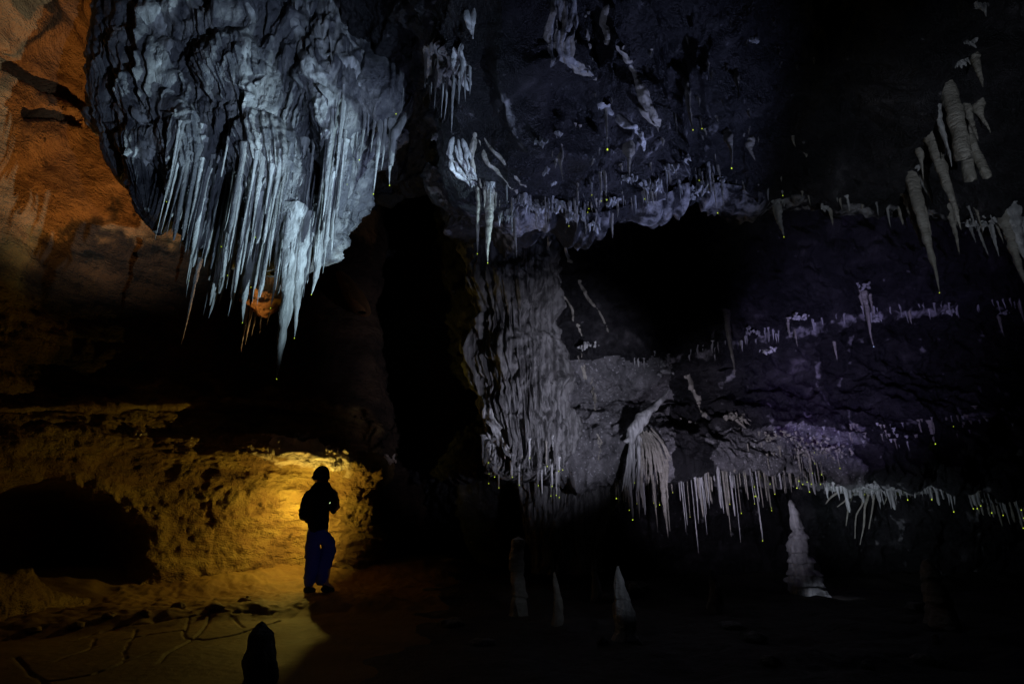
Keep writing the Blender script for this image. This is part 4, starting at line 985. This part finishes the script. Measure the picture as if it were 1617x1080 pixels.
# drops and short straws on the shelf face to the right
for k in range(80):
    px = r7.uniform(1190, 1612)
    py = np.interp(px, [1190, 1250, 1400, 1617], [690, 690, 676, 650]) + r7.uniform(-12, 34) * (1 if px < 1330 else 0.7)
    hang(px, py, py + r7.uniform(6, 26), r7.uniform(2.4, 5), 'ceiling', mat=r7.choice(['tan', 'white', 'tan']), kind='small', name='calcite_spike', label='short dim spike on the violet-tinted shelf face ' + ('above the tall pale stalagmite' if px < 1300 else 'above the white fringe' if px < 1400 else 'right of the blue-white sliver' if px < 1500 else 'towards the right edge'), group='short spikes along the shelf face', drop=r7.uniform(0.6, 1.2) if r7.random() < 0.45 else 0)
for (px, py, tip, w, lab) in [(1512, 660, 742, 6, 'long thin stalactite with a drop on the right of the shelf'), (1540, 645, 668, 7, 'small white tilted spike on the right of the shelf'), (1412, 680, 702, 5, 'bright blue-white sliver on the shelf face'), (1470, 668, 700, 9, 'grey spike with a drop below on the shelf face')]:
    hang(px, py, tip, w, 'ceiling', mat='tan' if 'blue' not in lab else 'white', label=lab, drop=1.3 if 'drop' in lab else 0)
for k, (px, py, w, n, l, lab) in enumerate([(1275, 705, 90, 70, 8, 'frosted pale crust on the shelf above the stalagmite'), (1320, 715, 60, 40, 7, 'frosted pale crust on the shelf right of the stalagmite'), (1230, 690, 60, 36, 7, 'pale frosted crust on the shelf left of the stalagmite'), (1165, 660, 50, 30, 18, 'dim hairy crust of fine vertical threads behind the straws'), (1090, 668, 50, 24, 8, 'rounded grey crust behind the leaning flowstone')]):
    cluster(px, py, w, n, l, 2.2, 650 + k, label=lab, droop=0.5, mat='tan')
# the low white fringe under the shelf at the right
wf = empty('white_fringe', at(1400, 760, 11.0))
tag(wf, 'white ragged flowstone fringe under the shelf right of the stalagmite', 'flowstone')
fluted_body('fringe_body', [(748, 1300, 1505, 11.3, .35), (760, 1302, 1500, 11.2, .34), (768, 1308, 1496, 11.15, .30), (774, 1316, 1486, 11.12, .2), (779, 1335, 1460, 11.1, .1), (782, 1350, 1420, 11.1, .02)], 300, 90, 'white', seed=820, flute=0.07, lump=0.06, ff=6, parent=wf, fine=0.03, drip=[(150, (.08, .25), .05, 21, (z_at(785, 10.9), z_at(762, 10.9)))])
for k in range(95):
    px = r7.uniform(1303, 1505); py = r7.uniform(756, 774)
    hang(px, py, py + 8 + 30 * r7.random() ** 2, r7.uniform(2.5, 9), Y=10.9, parent=wf, mat='white', kind=r7.choice(['small', 'small', 'straw']), drop=1.2 if r7.random() < 0.1 else 0)
for k, pts in enumerate([[(1365, 775), (1362, 795), (1352, 815), (1350, 850)], [(1372, 780), (1366, 800), (1364, 830), (1358, 860)], [(1350, 775), (1335, 790), (1322, 800)], [(1345, 778), (1340, 800), (1336, 830)], [(1380, 778), (1378, 800), (1372, 835)], [(1330, 772), (1312, 785), (1304, 795)], [(1395, 772), (1400, 785), (1396, 796)]]):
    pth = smooth_path([at(*q, 11.0 + 0.1 * i) for i, q in enumerate(pts)], 24)
    child_mesh('rootlet', tube_mesh('rootlet', pth, np.linspace(.028, .008, 24), 7, 840 + k, 0.25), 'tan', wf)
r8 = random.Random(81)
for k in range(46):
    px = r8.uniform(1525, 1625); py = 772 + r8.uniform(-2, 8)
    Ls_ = r8.uniform(12, 62) * float(np.interp(px, [1525, 1580, 1620], [.5, 1, 1]))
    hang(px, py, py + Ls_, r8.uniform(2.5, 5.5), Y=10.8 + r8.uniform(-.3, .3), mat=r8.choice(['white', 'tan']), kind='straw', name='straw_stalactite', label=('short' if Ls_ < 22 else 'medium' if Ls_ < 38 else 'long') + ' thin pale straw in the bunch at the right edge ' + ('left of the knobbly lump' if px < 1550 else 'around the knobbly lump' if px < 1580 else 'right of the knobbly lump'), group='straws of the bunch at the right edge', drop=1.1 if r8.random() < 0.25 else 0, embed=0.06)
cluster(1562, 790, 34, 30, 12, 3, 690, label='blue-white knobbly calcite lump among the straws at the right edge', Y=10.9, droop=0.4)

# lower dim drapes under the curtain
ld = empty('lower_drapery', at(890, 800, 10.4))
tag(ld, 'dim grey drapery fading down into the dark below the curtain', 'flowstone')
fluted_body('drapery_body', [(730, 815, 985, 10.6, .5), (765, 830, 975, 10.5, .42), (800, 838, 958, 10.45, .36), (840, 845, 945, 10.4, .32), (870, 850, 938, 10.4, .28), (905, 848, 940, 10.4, .3)], 220, 140, 'column', seed=860, flute=0.10, lump=0.08, ff=4, parent=ld, drip=[(60, (.3, .8), .07, 31, (z_at(860, 10.2), z_at(770, 10.2)))])
for (px, py, tip, w) in [(950, 760, 800, 6), (938, 770, 850, 8), (870, 770, 800, 6), (846, 760, 830, 6)]:
    hang(px, py, tip, w, Y=10.05, parent=ld, mat='column')

# ------------------------------------------------------------------ stalagmites on the floor
def stalagmite(px, ybase, ytop, prof, mat, label, seed, Y=None, tiers=0, lean=0, name='stalagmite', nubs=True):
    p, _ = hit(px, ybase, 'floor')
    if Y: p = at(px, ybase, Y)
    zt = z_at(ytop, p[1]); m = pxm(p[1], ybase)
    Hh = zt - p[2] + 0.08
    nv, nu = 170, 56
    t = np.linspace(0, 1, nv)
    rad = np.interp(t, [a for a, _ in prof], [b for _, b in prof]) * 0.5 * m
    th = np.linspace(0, 2 * math.pi, nu, endpoint=False)
    z = t * Hh
    V = np.stack([rad[:, None] * np.cos(th), rad[:, None] * np.sin(th), np.repeat(z[:, None], nu, 1)], -1)
    Q = V.reshape(-1, 3)
    rad_ = 1 + 0.06 * np.exp(-(t / 0.07))[:, None]
    k = rad_ * (1 + 0.32 * fbm(Q + seed, 5, 4, seed).reshape(nv, nu)) + 0.10 * ridged(Q + seed, (9, 9, 2), 2, seed + 4).reshape(nv, nu)
    if tiers:
        zz2 = z[:, None] + 0.03 * pn(Q, 4, seed + 9).reshape(nv, nu)
        saw = (zz2 * tiers + 0.35 * pn(Q * np.array([.1, .1, 1.0]), 6, seed + 8).reshape(nv, nu)) % 1.0
        k *= 0.90 + 0.20 * (1 - saw) - 0.20 * sstep(0.12, 0.0, saw)
    V[..., 0] *= k; V[..., 1] *= k
    V[..., 0] += lean * z[:, None] + 0.02 * np.sin(z * 7)[:, None]
    V[..., 2] += 0.02 * pn(Q, 6, seed + 2).reshape(nv, nu)
    top = np.array([[lean * Hh, 0, Hh + 0.01]])
    Vf = np.concatenate([V.reshape(-1, 3), np.repeat(top, nu, 0)])
    me = mesh_np(name, Vf, grid_quads(nv + 1, nu, True))
    o = link(name, me, M[mat], loc=p - np.array([0, 0, 0.06]))
    return tag(o, label, 'stalagmite')
stalagmite(1272, 940, 792, [(0, 50), (.16, 47), (.26, 43), (.3, 35), (.52, 31), (.62, 26), (.68, 18), (.88, 14), (.96, 9), (1, 3)], 'white', 'tall pale tiered stalagmite standing alone on the dark right floor', 900, tiers=5.5, lean=-0.0)
stalagmite(985, 1012, 898, [(0, 40), (.3, 36), (.5, 34), (.68, 26), (.85, 14), (1, 4)], 'white', 'grey pointed stalagmite in the front middle of the floor', 910, tiers=3.0)
stalagmite(818, 970, 850, [(0, 30), (.3, 22), (.6, 20), (.85, 24), (.97, 20), (1, 4)], 'tan', 'dim blunt-topped stalagmite left of the pointed one', 920, tiers=3.5)
stalagmite(879, 985, 906, [(0, 20), (.4, 16), (.8, 10), (1, 3)], 'tan', 'thin small stalagmite between the blunt and pointed ones', 930)
stalagmite(1486, 985, 886, [(0, 46), (.4, 34), (.8, 26), (1, 8)], 'tan', 'very dim stalagmite on the dark floor at right', 940, tiers=4)
stalagmite(940, 950, 890, [(0, 18), (.6, 12), (1, 3)], 'column', 'barely visible small stalagmite behind the pointed one', 950)
stalagmite(400, 1095, 988, [(0, 66), (.35, 52), (.6, 46), (.85, 34), (1, 10)], 'column', 'black stalagmite silhouette in the front on the mud', 960)
stalagmite(1130, 960, 900, [(0, 26), (.5, 16), (1, 4)], 'column', 'barely visible stalagmite left of the tall pale one', 970)
# ------------------------------------------------------------------ pale pink crust on the ledge by the person
for k, (pts, wid, lab) in enumerate([
    ([(425, 700), (455, 694), (485, 700), (512, 712), (540, 726), (556, 732)], [8, 16, 20, 24, 20, 6], 'pale pink lit crust along the ledge above the person'),
    ([(440, 716), (475, 714), (505, 722), (535, 730)], [6, 12, 14, 6], 'thin lower band of the pale pink crust above the person')]):
    tongue('ledge_crust', pts, wid, 'wall', 'pinkcrust', seed=1000 + 9 * k, lift=0.1, label=lab, cat='rock', flat=0.5, lump=0.7, n=90, ns=16)
for k, (px, py, w, n, lab) in enumerate([(470, 692, 60, 40, 'spiky pale crystals on the left of the pink ledge crust'), (522, 712, 40, 30, 'small pale crystals at the right of the pink ledge crust'), (612, 726, 34, 26, 'pale tan crust patch on the ledge right of the person'), (210, 684, 50, 24, 'tiny pale crystals on the ledge at far left')]):
    cluster(px, py, w, n, 8, 2.4, 1020 + k, mat='pinkcrust', surf='wall', label=lab, droop=0.2)

# ------------------------------------------------------------------ loose stones on the floor
r9 = random.Random(91)
def stone(px, py, w, h, mat, label, group, seed):
    p, n = hit(px, py, 'floor'); m = pxm(p[1], py)
    th = np.linspace(0, 2 * math.pi, 18, endpoint=False); ph = np.linspace(0.04, math.pi - 0.04, 12)
    V = np.stack([np.sin(ph)[:, None] * np.cos(th), np.sin(ph)[:, None] * np.sin(th), np.repeat(np.cos(ph)[:, None], 18, 1)], -1)
    V = V * (1 + 0.35 * fbm(V.reshape(-1, 3) + seed * 3.1, 1.1, 3, seed).reshape(12, 18, 1))
    V = V * np.array([0.5 * w * m, 0.45 * w * m, 0.6 * h * m])
    o = link('stone', mesh_np('stone', V, grid_quads(12, 18, True)), M[mat], loc=p + np.array([0, 0, 0.12 * h * m]))
    o.rotation_euler = (0, 0, r9.uniform(0, 6))
    return tag(o, label, 'stone', group)
for k in range(7):
    px = 60 + k * 55 + r9.uniform(-8, 8)
    py = np.interp(px, [60, 200, 300, 450], [1000, 972, 962, 946]) + r9.uniform(-8, 4)
    stone(px, py, r9.uniform(14, 30), r9.uniform(6, 11), 'mud', ['leftmost', 'second', 'third', 'middle', 'fifth', 'sixth', 'rightmost'][k] + ' mud-coated stone along the lit bank edge', 'stones along the bank edge', k)
for k in range(14):
    sx_, sy_ = r9.uniform(620, 1560), r9.uniform(930, 1070)
    if 1215 < sx_ < 1330 and sy_ < 980: sy_ += 60
    near = 'left of the blunt-topped stalagmite' if sx_ < 800 else 'around the small middle stalagmites' if sx_ < 1060 else 'left of the tall pale stalagmite' if sx_ < 1250 else 'right of the tall pale stalagmite'
    stone(sx_, sy_, r9.uniform(14, 46), r9.uniform(8, 18), 'column', ('barely visible dark stone at the back of the floor ' if sy_ < 1000 else 'barely visible dark stone at the front of the floor ') + near, 'dark stones on the unlit floor', 40 + k)

# ------------------------------------------------------------------ the person: back to the camera, right knee bent, torch in front of the chest
def skin(name, joints, edges, root, levels=2, noise=0.0, seed=0):
    """joints: name -> (xyz, radius or (rx, ry)); grows one continuous surface"""
    keys = list(joints)
    me = bpy.data.meshes.new(name)
    me.from_pydata([tuple(joints[k][0]) for k in keys], [(keys.index(a), keys.index(b)) for a, b in edges], [])
    o = bpy.data.objects.new(name, me); COL.objects.link(o)
    sk = o.modifiers.new('skin', 'SKIN'); sk.use_smooth_shade = True; sk.branch_smoothing = 0.4
    for i, k in enumerate(keys):
        r = joints[k][1]
        me.skin_vertices[0].data[i].radius = r if isinstance(r, tuple) else (r, r)
        me.skin_vertices[0].data[i].use_root = (k == root)
    sb = o.modifiers.new('sub', 'SUBSURF'); sb.levels = levels; sb.render_levels = levels
    bpy.context.view_layer.update()
    m2 = bpy.data.meshes.new_from_object(o.evaluated_get(bpy.context.evaluated_depsgraph_get()))
    bpy.data.objects.remove(o)
    if noise:
        n = len(m2.vertices); co = np.empty(n * 3, np.float32); m2.vertices.foreach_get('co', co); co = co.reshape(-1, 3)
        nr = np.empty(n * 3, np.float32); m2.vertices.foreach_get('normal', nr); nr = nr.reshape(-1, 3)
        co = co + nr * (noise * (fbm(co, (9, 9, 14), 3, seed)))[:, None]
        m2.vertices.foreach_set('co', co.astype(np.float32).ravel()); m2.update()
    for p in m2.polygons: p.use_smooth = True
    m2.name = name
    return m2
foot, _ = hit(500, 934, 'floor')
Q = lambda px, py, dy=0.0: at(px, py, PY) + np.array([0, dy, 0])
person = empty('person', Q(503, 934))
tag(person, 'person in black jacket, dark cap and blue jeans seen from behind facing the lit wall', 'person')
sh = 0.0
J = {'pelvis': (Q(502, 838), .10), 'waist': (Q(503, 820), .135), 'chest': (Q(505, 793), .155), 'upper': (Q(506, 777), .12), 'neck': (Q(507, 766, .01), .062), 'skull': (Q(507, 757, .02), .085), 'crown': (Q(507, 747, .02), .095),
     'lsh': (Q(487, 781), .075), 'lel': (Q(478, 811, -.05), .052), 'lwr': (Q(487, 822, .17), .036), 'lhand': (Q(490, 821, .24), .036),
     'rsh': (Q(526, 777), .07), 'rel': (Q(531, 803, .0), .05), 'rwr': (Q(518, 803, .22), .034), 'rhand': (Q(513, 802, .29), .036),
     'lhip': (Q(494, 846), .075), 'lkn': (Q(489, 885, .02), .066), 'lan': (Q(485, 925), .048), 'ltoe': (Q(488, 932, .16), .04),
     'rhip': (Q(512, 846), .075), 'rkn': (Q(516, 868, .16), .060), 'ran': (Q(512, 922, .02), .05), 'rtoe': (Q(521, 932, .14), .042)}
E = [('pelvis', 'waist'), ('waist', 'chest'), ('chest', 'upper'), ('upper', 'neck'), ('neck', 'skull'), ('skull', 'crown'), ('upper', 'lsh'), ('lsh', 'lel'), ('lel', 'lwr'), ('lwr', 'lhand'), ('upper', 'rsh'), ('rsh', 'rel'), ('rel', 'rwr'), ('rwr', 'rhand'),
     ('pelvis', 'lhip'), ('lhip', 'lkn'), ('lkn', 'lan'), ('lan', 'ltoe'), ('pelvis', 'rhip'), ('rhip', 'rkn'), ('rkn', 'ran'), ('ran', 'rtoe')]
for s_, hx in (('l', 1), ('r', -1)):
    h = J[s_ + 'hand'][0]
    for f in range(4):
        a = h + np.array([hx * .01, .045, .028 - .018 * f]); b = a + np.array([hx * .03, .022, -.004]); c = b + np.array([hx * .026, -.016, -.004])
        J[f'{s_}f{f}a'] = (a, .0095); J[f'{s_}f{f}b'] = (b, .009); J[f'{s_}f{f}c'] = (c, .008)
        E += [(s_ + 'hand', f'{s_}f{f}a'), (f'{s_}f{f}a', f'{s_}f{f}b'), (f'{s_}f{f}b', f'{s_}f{f}c')]
    a = h + np.array([hx * .02, .0, .045]); b = a + np.array([hx * .025, .02, .015])
    J[s_ + 'tha'] = (a, .011); J[s_ + 'thb'] = (b, .009); E += [(s_ + 'hand', s_ + 'tha'), (s_ + 'tha', s_ + 'thb')]
child_mesh('body', skin('body', J, E, 'pelvis'), 'skin', person)
# face features on the far side, ears at the sides
JK = {'hem': (Q(501, 843), (.20, .165)), 'waist': (Q(503, 822), (.185, .155)), 'chest': (Q(505, 795), (.20, .17)), 'upper': (Q(507, 778), (.165, .14)), 'collar': (Q(508, 767, .01), (.125, .12)), 'collar2': (Q(508, 759, .01), (.135, .125)),
      'lsh': (Q(489, 783), .105), 'lmid': (Q(482, 799, -.03), .085), 'lel': (Q(479, 813, -.06), .075), 'lwr': (Q(488, 821, .13), .055),
      'rsh': (Q(525, 780), .09), 'rmid': (Q(529, 792), .068), 'rel': (Q(529, 804, .0), .062), 'rwr': (Q(519, 804, .18), .05)}
EK = [('hem', 'waist'), ('waist', 'chest'), ('chest', 'upper'), ('upper', 'collar'), ('collar', 'collar2'), ('upper', 'lsh'), ('lsh', 'lmid'), ('lmid', 'lel'), ('lel', 'lwr'), ('upper', 'rsh'), ('rsh', 'rmid'), ('rmid', 'rel'), ('rel', 'rwr')]
child_mesh('jacket', skin('jacket', JK, EK, 'hem', noise=0.03, seed=7), 'jacket', person, 'black jacket with folded sleeves')
JT = {'waist': (Q(503, 826), (.165, .14)), 'pelvis': (Q(502, 842), (.185, .155)), 'lhip': (Q(494, 852, -.01), .13), 'lth': (Q(495, 868), .125), 'lkn': (Q(494, 887, .02), .108), 'lcf': (Q(490, 908), .094), 'lan': (Q(488, 927), .092),
      'rhip': (Q(512, 850, .02), .128), 'rkn': (Q(517, 863, .12), .120), 'rcf': (Q(509, 892, .09), .106), 'ran': (Q(507, 924, .02), .098)}
ET = [('waist', 'pelvis'), ('pelvis', 'lhip'), ('lhip', 'lth'), ('lth', 'lkn'), ('lkn', 'lcf'), ('lcf', 'lan'), ('pelvis', 'rhip'), ('rhip', 'rkn'), ('rkn', 'rcf'), ('rcf', 'ran')]
child_mesh('trousers', skin('trousers', JT, ET, 'pelvis', noise=0.03, seed=9), 'jeans', person, 'blue denim jeans')
for a, b, c in (((484, 930, -.04), (486, 932, .06), (489, 934, .19)), ((511, 928, -.04), (515, 931, .06), (523, 934, .13))):
    js = {'heel': (Q(*a), .058), 'mid': (Q(*b), (.055, .05)), 'toe': (Q(*c), (.05, .04))}
    child_mesh('shoe', skin('shoe', js, [('heel', 'mid'), ('mid', 'toe')], 'mid'), 'shoe', person)
def cap_mesh():
    th = np.linspace(0, 2 * math.pi, 28, endpoint=False); t = np.linspace(0, 1, 16)
    c = Q(507, 751, .02)
    ph = t * math.pi * 0.66
    V = np.stack([np.sin(ph)[:, None] * np.cos(th) * .120, np.sin(ph)[:, None] * np.sin(th) * .128, np.repeat(np.cos(ph)[:, None], 28, 1) * .150], -1)
    roll = np.exp(-((t - 0.86) / 0.05) ** 2)[:, None, None] * np.array([.012, .012, 0])
    V = V + roll * 1.3 * np.sign(V) + 0.008 * fbm(V.reshape(-1, 3), 14, 2, 5).reshape(16, 28, 1)
    V[..., 1] -= 0.02 * (1 - V[..., 2] / .15)
    return mesh_np('cap', V + c, grid_quads(16, 28, True))
child_mesh('cap', cap_mesh(), 'cap', person, 'dark knitted cap')
hd, _ = (Q(507, 758, .02), 0)
fv = {'a': (hd + np.array([0, .0, 0]), .092), 'b': (hd + np.array([0, .03, -.055]), .07)}
for s_ in (-1, 1):
    ear = tube_mesh('ear', [hd + np.array([s_ * .085, 0, .03]), hd + np.array([s_ * .094, -.005, .01]), hd + np.array([s_ * .088, 0, -.03])], [.008, .018, .008], 8, 3)
    child_mesh('ear', ear, 'skin', person)
nose = tube_mesh('nose', [hd + np.array([0, .10, .02]), hd + np.array([0, .125, -.01]), hd + np.array([0, .105, -.02])], [.008, .016, .010], 8, 4)
child_mesh('nose', nose, 'skin', person)
# hand torch: light-blocking body, plus a glowing speck added as sleeve glint
torch = empty('hand_torch', Q(513, 802, .31))
tag(torch, 'small hand torch held by the person, its lit tail glinting at the right sleeve', 'torch')
tp = [Q(526, 794, -.085), Q(524, 795, -.05)]
def lathe(name, a, b, prof, ns=14):
    a, b = np.asarray(a, float), np.asarray(b, float)
    d = (b - a); L = np.linalg.norm(d); d /= L
    u = np.cross(d, [0, 0, 1.0]); u /= np.linalg.norm(u); v = np.cross(d, u)
    th = np.linspace(0, 2 * math.pi, ns, endpoint=False)
    V = np.array([[a + d * L * t + r * (math.cos(x) * u + math.sin(x) * v) for x in th] for t, r in prof])
    return mesh_np(name, V.reshape(-1, 3), grid_quads(len(prof), ns, True), False)
tdir = np.array([0.93, -0.05, -0.33])
ta, tb2 = TORCH + tdir * 0.30, TORCH + tdir * 0.042
child_mesh('barrel', lathe('barrel', ta, tb2, [(0, .001), (0, .014), (.75, .014), (.82, .040), (1, .054), (1, .001)]), 'metal', torch)  # flared and tilted to block the torch light towards the right
child_mesh('indicator', lathe('indicator', Q(525.5, 793, -.11), Q(523.5, 795.5, -.11), [(0, .001), (0.1, .005), (.6, .008), (1, .001)], 8), 'led', torch)  # separate emissive speck added to paint the glint on the sleeve
